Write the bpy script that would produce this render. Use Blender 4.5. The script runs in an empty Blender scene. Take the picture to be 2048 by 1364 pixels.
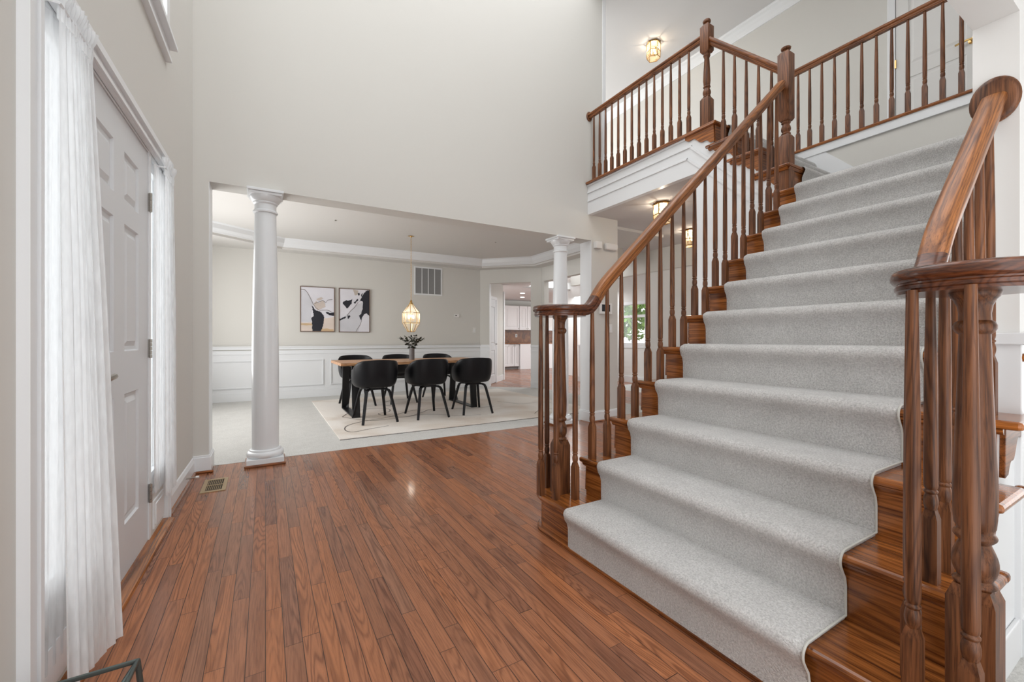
import bpy, bmesh, math, random
from mathutils import Vector, Matrix
random.seed(7)
PI = math.pi
S = bpy.context.scene
COL = S.collection

# ---------------------------------------------------------------- camera, world, light, exposure
EYE = 1.074
YAW = math.radians(30.36)
cam_d = bpy.data.cameras.new('camera')
cam_d.sensor_width = 36.0
cam_d.lens = 841.7 * 36.0 / 2048.0
cam_d.shift_y = -4.0 / 2048.0
cam_d.clip_start = 0.02
cam_d.clip_end = 200
cam = bpy.data.objects.new('camera', cam_d)
COL.objects.link(cam)
cam.location = (0, 0, EYE)
cam.rotation_euler = (PI / 2, 0, -YAW)
S.camera = cam

W = bpy.data.worlds.new('overcast_daylight')
S.world = W
W.use_nodes = True
wn = W.node_tree.nodes
wn['Background'].inputs[0].default_value = (0.985, 0.99, 1.0, 1)
wn['Background'].inputs[1].default_value = 2.45

S.view_settings.view_transform = 'Standard'
S.view_settings.look = 'None'
S.view_settings.gamma = 1.0
S.view_settings.use_curve_mapping = False
S.view_settings.exposure = 0.09

def lamp(name, kind, loc, power, color=(1, 1, 1), size=0.05, rot=None, sy=None):
    l = bpy.data.lights.new(name, kind)
    l.energy = power
    l.color = color
    if kind == 'AREA':
        l.size = size
        if sy:
            l.shape = 'RECTANGLE'; l.size_y = sy
    elif kind == 'SUN':
        l.angle = size
    else:
        l.shadow_soft_size = size
    o = bpy.data.objects.new(name, l)
    COL.objects.link(o)
    o.location = loc
    if rot: o.rotation_euler = rot
    return o

WARM = (1.0, 0.965, 0.92)
# daylight entering through the dining room's window wall (left of the frame)
lamp('dining_window_daylight', 'AREA', (-1.22, 6.3, 1.45), 58, (1.0, 0.99, 0.975), 1.6, (0, -PI / 2 - 0.15, 0), 2.8)
# daylight of the family room and the kitchen windows
lamp('family_window_daylight', 'AREA', (7.3, 8.9, 2.3), 60, (0.97, 0.99, 1.0), 1.6, (0, 0, 0))
lamp('kitchen_daylight', 'AREA', (10.6, 10.6, 2.42), 75, (0.97, 0.99, 1.0), 2.4, (0, 0, 0))
lamp('hall_fill', 'AREA', (5.4, 7.4, 2.64), 22, (0.98, 0.99, 1.0), 1.2, (0, 0, 0), 3.0)  # added fill lamp below the hall ceiling, not a window

lamp('upper_hall_fill', 'AREA', (5.0, 8.9, 4.6), 70, (1.0, 0.995, 0.99), 1.6, (-PI / 2, 0, 0))  # added fill that brightens the upper hall; its end wall has no window

# ---------------------------------------------------------------- materials
def nt(m):
    m.use_nodes = True
    n = m.node_tree
    return n, n.nodes['Principled BSDF']

def tex_coord(n, kind='Object'):
    t = n.nodes.new('ShaderNodeTexCoord')
    return t.outputs[kind]

def add_bump(n, b, height, strength=0.3, dist=0.01):
    bp = n.nodes.new('ShaderNodeBump')
    bp.inputs['Strength'].default_value = strength
    bp.inputs['Distance'].default_value = dist
    n.links.new(height, bp.inputs['Height'])
    n.links.new(bp.outputs[0], b.inputs['Normal'])

def noise(n, vec, scale, detail=3, rough=0.5, dist=0.0):
    t = n.nodes.new('ShaderNodeTexNoise')
    t.inputs['Scale'].default_value = scale
    t.inputs['Detail'].default_value = detail
    t.inputs['Roughness'].default_value = rough
    t.inputs['Distortion'].default_value = dist
    n.links.new(vec, t.inputs['Vector'])
    return t

def mapping(n, vec, scale=(1, 1, 1), loc=(0, 0, 0)):
    m = n.nodes.new('ShaderNodeMapping')
    m.inputs['Scale'].default_value = scale
    m.inputs['Location'].default_value = loc
    n.links.new(vec, m.inputs['Vector'])
    return m.outputs[0]

def ramp(n, fac, stops):
    r = n.nodes.new('ShaderNodeValToRGB')
    while len(r.color_ramp.elements) < len(stops):
        r.color_ramp.elements.new(0.5)
    for e, (p, c) in zip(r.color_ramp.elements, stops):
        e.position = p
        e.color = (c[0], c[1], c[2], 1)
    n.links.new(fac, r.inputs[0])
    return r.outputs[0]

def mth(n, op, a, b=None, c=None):
    m = n.nodes.new('ShaderNodeMath')
    m.operation = op
    for i, v in enumerate((a, b, c)):
        if v is None: continue
        if isinstance(v, (int, float)): m.inputs[i].default_value = v
        else: n.links.new(v, m.inputs[i])
    return m.outputs[0]

def mixc(n, fac, a, b, blend='MIX'):
    m = n.nodes.new('ShaderNodeMix')
    m.data_type = 'RGBA'
    m.blend_type = blend
    if isinstance(fac, (int, float)): m.inputs[0].default_value = fac
    else: n.links.new(fac, m.inputs[0])
    for i, v in ((6, a), (7, b)):
        if isinstance(v, tuple): m.inputs[i].default_value = (v[0], v[1], v[2], 1)
        else: n.links.new(v, m.inputs[i])
    return m.outputs[2]

def plain(name, col, rough=0.5, metal=0.0, bump=0.0, bscale=60, var=0.0, coat=0.0, spec=0.5):
    m = bpy.data.materials.new(name)
    n, b = nt(m)
    b.inputs['Base Color'].default_value = (*col, 1)
    b.inputs['Roughness'].default_value = rough
    b.inputs['Metallic'].default_value = metal
    b.inputs['Coat Weight'].default_value = coat
    b.inputs['Specular IOR Level'].default_value = spec
    tc = tex_coord(n)
    if var > 0:
        t = noise(n, tc, 2.5, 3)
        d = tuple(max(0, c * (1 - var)) for c in col)
        u = tuple(min(1, c * (1 + var)) for c in col)
        n.links.new(ramp(n, t.outputs[0], [(0.3, d), (0.7, u)]), b.inputs['Base Color'])
    if bump > 0:
        t = noise(n, tc, bscale, 3)
        add_bump(n, b, t.outputs[0], bump, 0.004)
    return m

def wood(name, axis, dark, light, rough=0.28, scale=1.0, coat=0.35, tilt=0.0):
    """stained oak, grain along the axis"""
    m = bpy.data.materials.new(name)
    n, b = nt(m)
    tc = tex_coord(n)
    if tilt:
        mp = n.nodes.new('ShaderNodeMapping'); mp.inputs['Rotation'].default_value = (0, tilt, 0) if axis == 'x' else (-tilt, 0, 0)
        n.links.new(tc, mp.inputs['Vector']); tc = mp.outputs[0]
    L, A = 1.4, 38.0
    def sc(l, a):
        return {'x': (l, a, a), 'y': (a, l, a), 'z': (a, a, l), 'layer': (l * 4, l * 4, a)}[axis]
    g = noise(n, mapping(n, tc, sc(L * scale, A * scale)), 1.0, 4, 0.6, 0.9)
    p = noise(n, mapping(n, tc, sc(L * 4 * scale, A * 6 * scale)), 1.0, 4, 0.65, 0.3)
    f = noise(n, mapping(n, tc, sc(L * 2.2 * scale, A * 2.2 * scale), (3, 5, 7)), 1.0, 3, 0.6, 1.5)
    big = noise(n, mapping(n, tc, sc(0.8, 4.0)), 1.0, 2)
    mid = tuple(a * 0.42 + c * 0.58 for a, c in zip(dark, light))
    c1 = ramp(n, g.outputs[0], [(0.28, dark), (0.44, mid), (0.62, light)])
    fld = noise(n, mapping(n, tc, sc(0.7 * scale, 8.0 * scale), (3, 5, 7)), 1.0, 1.5, 0.45, 0.3)
    rg = mth(n, 'MULTIPLY_ADD', mth(n, 'SINE', mth(n, 'MULTIPLY', fld.outputs[0], 110.0)), 0.5, 0.5)
    lines = ramp(n, rg, [(0.0, (0.50, 0.43, 0.39)), (0.35, (0.90, 0.89, 0.88)), (1.0, (1.10, 1.08, 1.06))])
    c1 = mixc(n, 0.75, c1, lines, 'MULTIPLY')
    pores = ramp(n, p.outputs[0], [(0.38, (0.38, 0.32, 0.28)), (0.50, (1, 1, 1))])
    c2 = mixc(n, 0.7, c1, pores, 'MULTIPLY')
    tone = ramp(n, big.outputs[0], [(0.3, (0.80, 0.78, 0.76)), (0.7, (1.12, 1.1, 1.08))])
    c3 = mixc(n, 1.0, c2, tone, 'MULTIPLY')
    n.links.new(c3, b.inputs['Base Color'])
    b.inputs['Roughness'].default_value = rough
    b.inputs['Specular IOR Level'].default_value = 0.35
    b.inputs['Coat Weight'].default_value = coat
    b.inputs['Coat Roughness'].default_value = 0.14
    add_bump(n, b, p.outputs[0], 0.15, 0.0015)
    return m

def plank_floor():
    m = bpy.data.materials.new('oak_strip_flooring')
    n, b = nt(m)
    tc = tex_coord(n)
    sep = n.nodes.new('ShaderNodeSeparateXYZ')
    n.links.new(tc, sep.inputs[0])
    X, Y = sep.outputs[0], sep.outputs[1]
    Wd = 0.0572
    row = mth(n, 'DIVIDE', X, Wd)
    ri = mth(n, 'FLOOR', row)
    rf = mth(n, 'FRACT', row)
    wn1 = n.nodes.new('ShaderNodeTexWhiteNoise'); wn1.noise_dimensions = '1D'
    n.links.new(ri, wn1.inputs['W'])
    off = mth(n, 'MULTIPLY', wn1.outputs['Value'], 7.3)
    ln = mth(n, 'ADD', mth(n, 'MULTIPLY', wn1.outputs['Value'], 0.45), 0.62)
    yy = mth(n, 'DIVIDE', mth(n, 'ADD', Y, off), ln)
    yi = mth(n, 'FLOOR', yy)
    yf = mth(n, 'FRACT', yy)
    cmb = n.nodes.new('ShaderNodeCombineXYZ')
    n.links.new(ri, cmb.inputs[0]); n.links.new(yi, cmb.inputs[1])
    wn2 = n.nodes.new('ShaderNodeTexWhiteNoise'); wn2.noise_dimensions = '3D'
    n.links.new(cmb.outputs[0], wn2.inputs['Vector'])
    rnd = wn2.outputs['Value']
    # grain
    sh = n.nodes.new('ShaderNodeVectorMath'); sh.operation = 'ADD'
    sc3 = n.nodes.new('ShaderNodeVectorMath'); sc3.operation = 'SCALE'
    n.links.new(wn2.outputs['Color'], sc3.inputs[0]); sc3.inputs['Scale'].default_value = 30.0
    n.links.new(tc, sh.inputs[0]); n.links.new(sc3.outputs[0], sh.inputs[1])
    v = mapping(n, sh.outputs[0], (28, 1.7, 1))
    g = noise(n, v, 1.0, 5, 0.6, 1.6)
    field = noise(n, mapping(n, sh.outputs[0], (11, 0.75, 1)), 1.0, 1.5, 0.45, 0.25)
    rings = mth(n, 'MULTIPLY_ADD', mth(n, 'SINE', mth(n, 'MULTIPLY', field.outputs[0], 150.0)), 0.5, 0.5)
    amt = ramp(n, noise(n, mapping(n, sh.outputs[0], (6, 0.8, 1), (4, 2, 0)), 1.0, 1).outputs[0], [(0.35, (0.25,) * 3), (0.65, (0.95,) * 3)])
    pore = noise(n, mapping(n, sh.outputs[0], (230, 9, 1)), 1.0, 3, 0.6)
    base = ramp(n, rnd, [(0.0, (0.235, 0.098, 0.054)), (0.25, (0.295, 0.122, 0.062)), (0.5, (0.345, 0.138, 0.066)), (0.8, (0.385, 0.146, 0.060)), (1.0, (0.290, 0.136, 0.080))])
    gr = ramp(n, g.outputs[0], [(0.3, (0.62, 0.58, 0.56)), (0.6, (1.12, 1.12, 1.12))])
    c = mixc(n, 0.55, base, gr, 'MULTIPLY')
    wr = ramp(n, rings, [(0.0, (0.58, 0.52, 0.49)), (0.35, (0.92, 0.91, 0.90)), (1.0, (1.10, 1.09, 1.08))])
    c = mixc(n, amt, c, wr, 'MULTIPLY')
    pr = ramp(n, pore.outputs[0], [(0.36, (0.6, 0.56, 0.54)), (0.5, (1, 1, 1))])
    c = mixc(n, 0.6, c, pr, 'MULTIPLY')
    # seams
    e1 = mth(n, 'LESS_THAN', mth(n, 'MINIMUM', rf, mth(n, 'SUBTRACT', 1.0, rf)), 0.022)
    e2 = mth(n, 'LESS_THAN', yf, 0.0026)
    e = mth(n, 'MAXIMUM', e1, e2)
    c = mixc(n, mth(n, 'MULTIPLY', e, 0.9), c, (0.020, 0.008, 0.005))
    n.links.new(c, b.inputs['Base Color'])
    rg = ramp(n, rnd, [(0, (0.26,) * 3), (1, (0.38,) * 3)])
    b.inputs['Specular IOR Level'].default_value = 0.35
    n.links.new(rg, b.inputs['Roughness'])
    b.inputs['Coat Weight'].default_value = 0.22
    b.inputs['Coat Roughness'].default_value = 0.10
    hgt = mth(n, 'SUBTRACT', mth(n, 'MULTIPLY', pore.outputs[0], 0.12), e)
    hgt = mth(n, 'ADD', hgt, mth(n, 'MULTIPLY', rnd, 0.25))
    add_bump(n, b, hgt, 0.35, 0.0015)
    return m

def carpet(name, c_dark, c_light, scale=420, strength=0.9, dist=0.006, patch=0.12):
    m = bpy.data.materials.new(name)
    n, b = nt(m)
    tc = tex_coord(n)
    t1 = noise(n, tc, scale, 3, 0.7)
    t2 = noise(n, tc, scale * 0.45, 3, 0.6)
    t3 = noise(n, tc, 7.0, 3, 0.55, 0.4)
    c = ramp(n, t2.outputs[0], [(0.32, c_dark), (0.62, c_light)])
    fine = ramp(n, t1.outputs[0], [(0.3, (0.82, 0.82, 0.82)), (0.65, (1.06, 1.06, 1.06))])
    c = mixc(n, 0.9, c, fine, 'MULTIPLY')
    pt = ramp(n, t3.outputs[0], [(0.35, (1 - patch,) * 3), (0.65, (1.0, 1.0, 1.0))])
    c = mixc(n, 1.0, c, pt, 'MULTIPLY')
    n.links.new(c, b.inputs['Base Color'])
    b.inputs['Roughness'].default_value = 1.0
    b.inputs['Specular IOR Level'].default_value = 0.1
    b.inputs['Sheen Weight'].default_value = 0.15
    h = mth(n, 'ADD', mth(n, 'MULTIPLY', t1.outputs[0], 0.5), t2.outputs[0])
    add_bump(n, b, h, strength, dist)
    return m

M = {}
M['wall'] = plain('warm_grey_wall_paint', (0.655, 0.643, 0.608), 0.75, bump=0.03, bscale=180, spec=0.25)
M['wall_light'] = plain('pale_wall_paint', (0.76, 0.755, 0.74), 0.7, spec=0.25)
M['ceiling'] = plain('ceiling_paint', (0.67, 0.655, 0.63), 0.85, bump=0.03, bscale=220, spec=0.2)
M['hall_ceiling'] = plain('hall_ceiling_paint', (0.66, 0.65, 0.65), 0.85, spec=0.2)
M['trim'] = plain('white_trim_enamel', (0.785, 0.80, 0.815), 0.32)
M['column'] = plain('white_column_enamel', (0.77, 0.795, 0.815), 0.28, coat=0.2)
M['door'] = plain('white_door_enamel', (0.69, 0.71, 0.73), 0.35)
M['floor'] = plank_floor()
M['floor2'] = M['floor']
M['carpet'] = carpet('ivory_room_carpet', (0.52, 0.513, 0.49), (0.69, 0.685, 0.66), 300, 0.6, 0.006, 0.06)
M['runner'] = carpet('grey_plush_carpet', (0.66, 0.65, 0.635), (0.92, 0.91, 0.895), 330, 1.0, 0.010, 0.08)
M['binding'] = plain('grey_carpet_binding', (0.58, 0.58, 0.54), 0.9)
DK, LT = (0.085, 0.026, 0.008), (0.350, 0.122, 0.034)
M['oak_x'] = wood('stained_oak_x', 'x', DK, LT, 0.3, 1.0, 0.2)
M['oak_y'] = wood('stained_oak_y', 'y', (0.095, 0.026, 0.007), (0.430, 0.150, 0.036), 0.22, 0.8, 0.4)
M['oak_z'] = wood('stained_oak_z', 'z', (0.062, 0.024, 0.010), (0.235, 0.092, 0.036), 0.42, 1.3, 0.08)
M['rail_x'] = wood('handrail_oak_x', 'x', (0.125, 0.040, 0.011), (0.420, 0.160, 0.045), 0.34, 1.2, 0.2, math.radians(42.5))
M['rail_y'] = wood('handrail_oak_y', 'y', (0.085, 0.028, 0.009), (0.300, 0.108, 0.032), 0.34, 1.2, 0.15)
M['rail_slope_y'] = wood('handrail_oak_slope_y', 'y', (0.085, 0.028, 0.009), (0.300, 0.108, 0.032), 0.34, 1.2, 0.15, math.radians(44))
M['volute'] = wood('volute_oak', 'layer', (0.045, 0.013, 0.006), (0.170, 0.052, 0.018), 0.24, 1.6, 0.4)
M['table_wood'] = wood('golden_acacia', 'x', (0.40, 0.19, 0.085), (0.82, 0.48, 0.26), 0.38, 0.5, 0.1)
M['black'] = plain('matt_black_shell', (0.005, 0.005, 0.007), 0.40, spec=0.28)
M['black_wood'] = plain('black_stained_wood', (0.006, 0.006, 0.008), 0.45, spec=0.35)
M['black_steel'] = plain('black_steel', (0.006, 0.006, 0.007), 0.38, spec=0.4)
M['brass'] = plain('aged_brass', (0.62, 0.42, 0.17), 0.28, 1.0)
M['brass_dark'] = plain('bronze_brass', (0.40, 0.24, 0.09), 0.35, 1.0)
M['nickel'] = plain('brushed_nickel', (0.42, 0.39, 0.35), 0.32, 1.0)
M['vase'] = plain('charcoal_ribbed_ceramic', (0.17, 0.16, 0.16), 0.6, var=0.3)
M['leaf'] = plain('olive_eucalyptus_leaf', (0.016, 0.024, 0.012), 0.6, var=0.5)
M['stem'] = plain('brown_stem', (0.07, 0.05, 0.03), 0.7)
M['grille'] = plain('grey_filter', (0.30, 0.30, 0.30), 0.8)
M['plastic'] = plain('white_plastic', (0.75, 0.74, 0.72), 0.4)
M['screen'] = plain('dark_display', (0.015, 0.016, 0.02), 0.5, spec=0.2)
M['vent'] = plain('tan_metal_register', (0.42, 0.31, 0.18), 0.45, 0.3)
M['vent_dark'] = plain('dark_duct', (0.035, 0.028, 0.015), 0.8)
M['iron'] = plain('grey_green_iron', (0.10, 0.12, 0.115), 0.4, 0.6)
M['cabinet'] = plain('white_cabinet', (0.78, 0.77, 0.78), 0.4)
M['toe'] = plain('grey_toe_kick', (0.25, 0.24, 0.24), 0.6)

def granite():
    m = bpy.data.materials.new('brown_granite')
    n, b = nt(m)
    t = noise(n, tex_coord(n), 3.0, 6, 0.7, 1.5)
    n.links.new(ramp(n, t.outputs[0], [(0.3, (0.035, 0.012, 0.006)), (0.5, (0.20, 0.07, 0.022)), (0.7, (0.34, 0.16, 0.05))]), b.inputs['Base Color'])
    b.inputs['Roughness'].default_value = 0.25
    return m
M['granite'] = granite()

def rug_mat():
    m = bpy.data.materials.new('cream_woven_rug')
    n, b = nt(m)
    tc = tex_coord(n)
    t = noise(n, tc, 1.2, 3, 0.5, 0.5)
    f = noise(n, mapping(n, tc, (60, 240, 1)), 1.0, 2)
    c = ramp(n, t.outputs[0], [(0.35, (0.68, 0.60, 0.52)), (0.55, (0.84, 0.80, 0.75))])
    fi = ramp(n, f.outputs[0], [(0.3, (0.86, 0.86, 0.86)), (0.7, (1.03, 1.03, 1.03))])
    n.links.new(mixc(n, 1.0, c, fi, 'MULTIPLY'), b.inputs['Base Color'])
    b.inputs['Roughness'].default_value = 0.95
    add_bump(n, b, f.outputs[0], 0.4, 0.004)
    return m
M['rug'] = rug_mat()
M['rug_line'] = plain('dark_rug_line', (0.09, 0.075, 0.07), 0.95)

def sheer(name, trans_w, col, transp):
    m = bpy.data.materials.new(name)
    m.use_nodes = True
    n = m.node_tree
    for x in list(n.nodes):
        if x.type == 'BSDF_PRINCIPLED': n.nodes.remove(x)
    out = [x for x in n.nodes if x.type == 'OUTPUT_MATERIAL'][0]
    d = n.nodes.new('ShaderNodeBsdfDiffuse'); d.inputs[0].default_value = (*col, 1)
    t = n.nodes.new('ShaderNodeBsdfTranslucent'); t.inputs[0].default_value = (*col, 1)
    tr = n.nodes.new('ShaderNodeBsdfTransparent')
    m1 = n.nodes.new('ShaderNodeMixShader'); m1.inputs[0].default_value = trans_w
    n.links.new(d.outputs[0], m1.inputs[1]); n.links.new(t.outputs[0], m1.inputs[2])
    m2 = n.nodes.new('ShaderNodeMixShader')
    tc = tex_coord(n)
    wv = noise(n, mapping(n, tc, (40, 40, 8)), 1.0, 2)
    f = ramp(n, wv.outputs[0], [(0.35, (max(0, transp - 0.1),) * 3), (0.65, (transp + 0.1,) * 3)])
    n.links.new(f, m2.inputs[0])
    n.links.new(m1.outputs[0], m2.inputs[1]); n.links.new(tr.outputs[0], m2.inputs[2])
    n.links.new(m2.outputs[0], out.inputs[0])
    return m
M['sheer'] = sheer('white_sheer_voile', 0.6, (0.95, 0.965, 0.975), 0.14)
M['sheer_thin'] = sheer('thin_sheer_voile', 0.35, (0.84, 0.85, 0.86), 0.20)

def glass(name, tint, mixf, rough=0.05):
    m = bpy.data.materials.new(name)
    m.use_nodes = True
    n = m.node_tree
    for x in list(n.nodes):
        if x.type == 'BSDF_PRINCIPLED': n.nodes.remove(x)
    out = [x for x in n.nodes if x.type == 'OUTPUT_MATERIAL'][0]
    tr = n.nodes.new('ShaderNodeBsdfTransparent'); tr.inputs[0].default_value = (*tint, 1)
    gl = n.nodes.new('ShaderNodeBsdfGlossy'); gl.inputs['Roughness'].default_value = rough
    gl.inputs[0].default_value = (*tint, 1)
    mx = n.nodes.new('ShaderNodeMixShader'); mx.inputs[0].default_value = mixf
    n.links.new(tr.outputs[0], mx.inputs[1]); n.links.new(gl.outputs[0], mx.inputs[2])
    n.links.new(mx.outputs[0], out.inputs[0])
    return m
def frosted(name, tint, f):
    m = bpy.data.materials.new(name)
    m.use_nodes = True
    n = m.node_tree
    for x in list(n.nodes):
        if x.type == 'BSDF_PRINCIPLED': n.nodes.remove(x)
    out = [x for x in n.nodes if x.type == 'OUTPUT_MATERIAL'][0]
    tr = n.nodes.new('ShaderNodeBsdfTransparent'); tr.inputs[0].default_value = (*[0.45 * c + 0.55 for c in tint], 1)
    tl = n.nodes.new('ShaderNodeBsdfTranslucent'); tl.inputs[0].default_value = (*tint, 1)
    mx = n.nodes.new('ShaderNodeMixShader'); mx.inputs[0].default_value = f
    n.links.new(tr.outputs[0], mx.inputs[1]); n.links.new(tl.outputs[0], mx.inputs[2])
    n.links.new(mx.outputs[0], out.inputs[0])
    return m
M['glass'] = glass('clear_window_glass', (0.97, 0.98, 0.98), 0.06)
M['amber_glass'] = frosted('amber_seeded_glass', (0.95, 0.74, 0.45), 0.18)
M['lantern_glass'] = frosted('ivory_lantern_glass', (0.96, 0.88, 0.74), 0.16)

def emis(name, col, s):
    m = bpy.data.materials.new(name)
    n, b = nt(m)
    b.inputs['Base Color'].default_value = (*col, 1)
    b.inputs['Emission Color'].default_value = (*col, 1)
    b.inputs['Emission Strength'].default_value = s
    return m
M['bulb'] = emis('warm_bulb', (1.0, 0.84, 0.60), 3.0)
M['downlight'] = emis('white_downlight', (1.0, 0.98, 0.95), 6)

# ---------------------------------------------------------------- mesh helpers
class MB:
    def __init__(self, xf=None):
        self.v, self.f, self.m, self.s = [], [], [], []
        self.xf = xf
    def add(self, vs, fs, m=0, smooth=False):
        o = len(self.v)
        for p in vs:
            p = Vector(p)
            if self.xf: p = Vector(self.xf(p))
            self.v.append(p)
        for f in fs:
            self.f.append([i + o for i in f]); self.m.append(m); self.s.append(smooth)
        return self
    def box(self, a, b, m=0):
        x0, x1 = sorted((a[0], b[0])); y0, y1 = sorted((a[1], b[1])); z0, z1 = sorted((a[2], b[2]))
        vs = [(x, y, z) for z in (z0, z1) for x, y in ((x0, y0), (x1, y0), (x1, y1), (x0, y1))]
        return self.add(vs, [(3, 2, 1, 0), (4, 5, 6, 7), (0, 1, 5, 4), (1, 2, 6, 5), (2, 3, 7, 6), (3, 0, 4, 7)], m)
    def prism(self, poly, axis, a, b, m=0, smooth=False):
        """poly: 2-D points; axis x: (y,z); y: (x,z); z: (x,y)"""
        def P(p, t):
            return {'x': (t, p[0], p[1]), 'y': (p[0], t, p[1]), 'z': (p[0], p[1], t)}[axis]
        n = len(poly)
        ar = sum(poly[i][0] * poly[(i + 1) % n][1] - poly[(i + 1) % n][0] * poly[i][1] for i in range(n))
        if ar < 0: poly = list(reversed(poly))
        if a > b: a, b = b, a
        vs = [P(p, a) for p in poly] + [P(p, b) for p in poly]
        if axis == 'y':
            caps = [tuple(range(n)), tuple(range(2 * n - 1, n - 1, -1))]
            sides = [(i, i + n, (i + 1) % n + n, (i + 1) % n) for i in range(n)]
        else:
            caps = [tuple(range(n - 1, -1, -1)), tuple(range(n, 2 * n))]
            sides = [(i, (i + 1) % n, (i + 1) % n + n, i + n) for i in range(n)]
        self.add(vs, [], m)
        o = len(self.v) - 2 * n
        for f in caps: self.f.append([i + o for i in f]); self.m.append(m); self.s.append(False)
        for f in sides: self.f.append([i + o for i in f]); self.m.append(m); self.s.append(smooth)
        return self
    def lathe(self, c, prof, seg=20, m=0, smooth=True, cap=True, rot=0.0):
        vs = []
        for r, z in prof:
            for k in range(seg):
                a = 2 * PI * k / seg + rot
                vs.append((c[0] + r * math.cos(a), c[1] + r * math.sin(a), c[2] + z))
        fs = []
        for i in range(len(prof) - 1):
            for k in range(seg):
                k2 = (k + 1) % seg
                fs.append((i * seg + k, i * seg + k2, (i + 1) * seg + k2, (i + 1) * seg + k))
        self.add(vs, fs, m, smooth)
        if cap:
            o = len(self.v) - len(vs)
            self.f.append([o + k for k in range(seg - 1, -1, -1)]); self.m.append(m); self.s.append(False)
            e = o + (len(prof) - 1) * seg
            self.f.append([e + k for k in range(seg)]); self.m.append(m); self.s.append(False)
        return self
    def sqloft(self, c, secs, m=0, rot=0.0):
        """stack of square or chamfered sections: (half, z)"""
        vs = []
        for h, z in secs:
            for sx, sy in ((-1, -1), (1, -1), (1, 1), (-1, 1)):
                x, y = sx * h, sy * h
                vs.append((c[0] + x * math.cos(rot) - y * math.sin(rot), c[1] + x * math.sin(rot) + y * math.cos(rot), c[2] + z))
        fs = [(3, 2, 1, 0)]
        for i in range(len(secs) - 1):
            for k in range(4):
                k2 = (k + 1) % 4
                fs.append((i * 4 + k, i * 4 + k2, (i + 1) * 4 + k2, (i + 1) * 4 + k))
        e = (len(secs) - 1) * 4
        fs.append((e, e + 1, e + 2, e + 3))
        return self.add(vs, fs, m)
    def sweep(self, path, prof, m=0, smooth=True, up=(0, 0, 1), closed=False, cap=True, scales=None):
        """prof: (side, up) points, counter-clockwise seen along the path"""
        path = [Vector(p) for p in path]
        U = Vector(up)
        n, k = len(path), len(prof)
        vs = []
        for i, p in enumerate(path):
            if closed: t = path[(i + 1) % n] - path[i - 1]
            else: t = path[min(i + 1, n - 1)] - path[max(i - 1, 0)]
            t.normalize()
            s = t.cross(U)
            if s.length < 1e-4: s = Vector((1, 0, 0))
            s.normalize()
            w = s.cross(t).normalized()
            sc = scales[i] if scales else 1.0
            for a, b in prof: vs.append(p + s * a * sc + w * b * sc)
        fs = []
        for i in range(n if closed else n - 1):
            j = (i + 1) % n
            for q in range(k):
                q2 = (q + 1) % k
                fs.append((i * k + q, i * k + q2, j * k + q2, j * k + q))
        self.add(vs, fs, m, smooth)
        if cap and not closed:
            o = len(self.v) - len(vs)
            self.f.append([o + q for q in range(k - 1, -1, -1)]); self.m.append(m); self.s.append(False)
            self.f.append([o + (n - 1) * k + q for q in range(k)]); self.m.append(m); self.s.append(False)
        return self
    def tube(self, path, r, seg=8, m=0, scales=None, closed=False):
        return self.sweep(path, [(r * math.cos(2 * PI * i / seg), r * math.sin(2 * PI * i / seg)) for i in range(seg)], m, True, scales=scales, closed=closed,
                          up=(0, 0, 1) if abs((Vector(path[1]) - Vector(path[0])).normalized().z) < 0.95 else (0, 1, 0))
    def build(self, name, mats, parent=None, label=None, origin=None, bevel=0.0, solid=0.0, subsurf=0, recalc=True, sharp=True):
        if not isinstance(mats, (list, tuple)): mats = [mats]
        if parent is not None:
            root = parent
            while root.parent: root = root.parent
            org = Vector(root.get('_org', (0, 0, 0)))
        elif origin is not None:
            org = Vector(origin)
        else:
            xs = [p.x for p in self.v]; ys = [p.y for p in self.v]; zs = [p.z for p in self.v]
            org = Vector(((min(xs) + max(xs)) / 2, (min(ys) + max(ys)) / 2, min(zs)))
        me = bpy.data.meshes.new(name)
        me.from_pydata([p - org for p in self.v], [], self.f)
        for mm in mats: me.materials.append(mm)
        for p, mi, sm in zip(me.polygons, self.m, self.s):
            p.material_index = mi; p.use_smooth = sm
        if recalc:
            bm = bmesh.new(); bm.from_mesh(me)
            bmesh.ops.recalc_face_normals(bm, faces=bm.faces)
            bm.to_mesh(me); bm.free()
        me.update()
        if any(self.s) and not subsurf and sharp:
            me.set_sharp_from_angle(angle=math.radians(38))
        o = bpy.data.objects.new(name, me)
        COL.objects.link(o)
        if parent is not None: o.parent = parent
        else: o.location = org
        if label: o['label'] = label
        if solid:
            md = o.modifiers.new('thickness', 'SOLIDIFY'); md.thickness = solid; md.offset = 0
        if subsurf:
            md = o.modifiers.new('smooth', 'SUBSURF'); md.levels = subsurf; md.render_levels = subsurf
        if bevel:
            md = o.modifiers.new('bevel', 'BEVEL'); md.width = bevel; md.segments = 2
            md.limit_method = 'ANGLE'; md.angle_limit = math.radians(40)
        return o

def tag(o, label=None, cat=None, group=None, kind=None):
    if label: o['label'] = label
    if cat: o['category'] = cat
    if group: o['group'] = group
    if kind: o['kind'] = kind
    return o

def thing(name, loc, label, cat, group=None, rz=0.0):
    o = bpy.data.objects.new(name, None)
    o.empty_display_size = 0.1
    COL.objects.link(o)
    o.location = loc
    o.rotation_euler = (0, 0, rz)
    o['_org'] = tuple(loc)
    tag(o, label, cat, group)
    return o

def local_thing(name, label, cat, group=None):
    o = thing(name, (0, 0, 0), label, cat, group)
    return o

def copy_tree(o, parent=None):
    c = o.copy()
    COL.objects.link(c)
    c.parent = parent
    for ch in list(o.children): copy_tree(ch, c)
    return c

def struct(name, mb, mats, label, cat='wall', **k):
    o = mb.build(name, mats, **k)
    return tag(o, label, cat, kind='structure')

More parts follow.
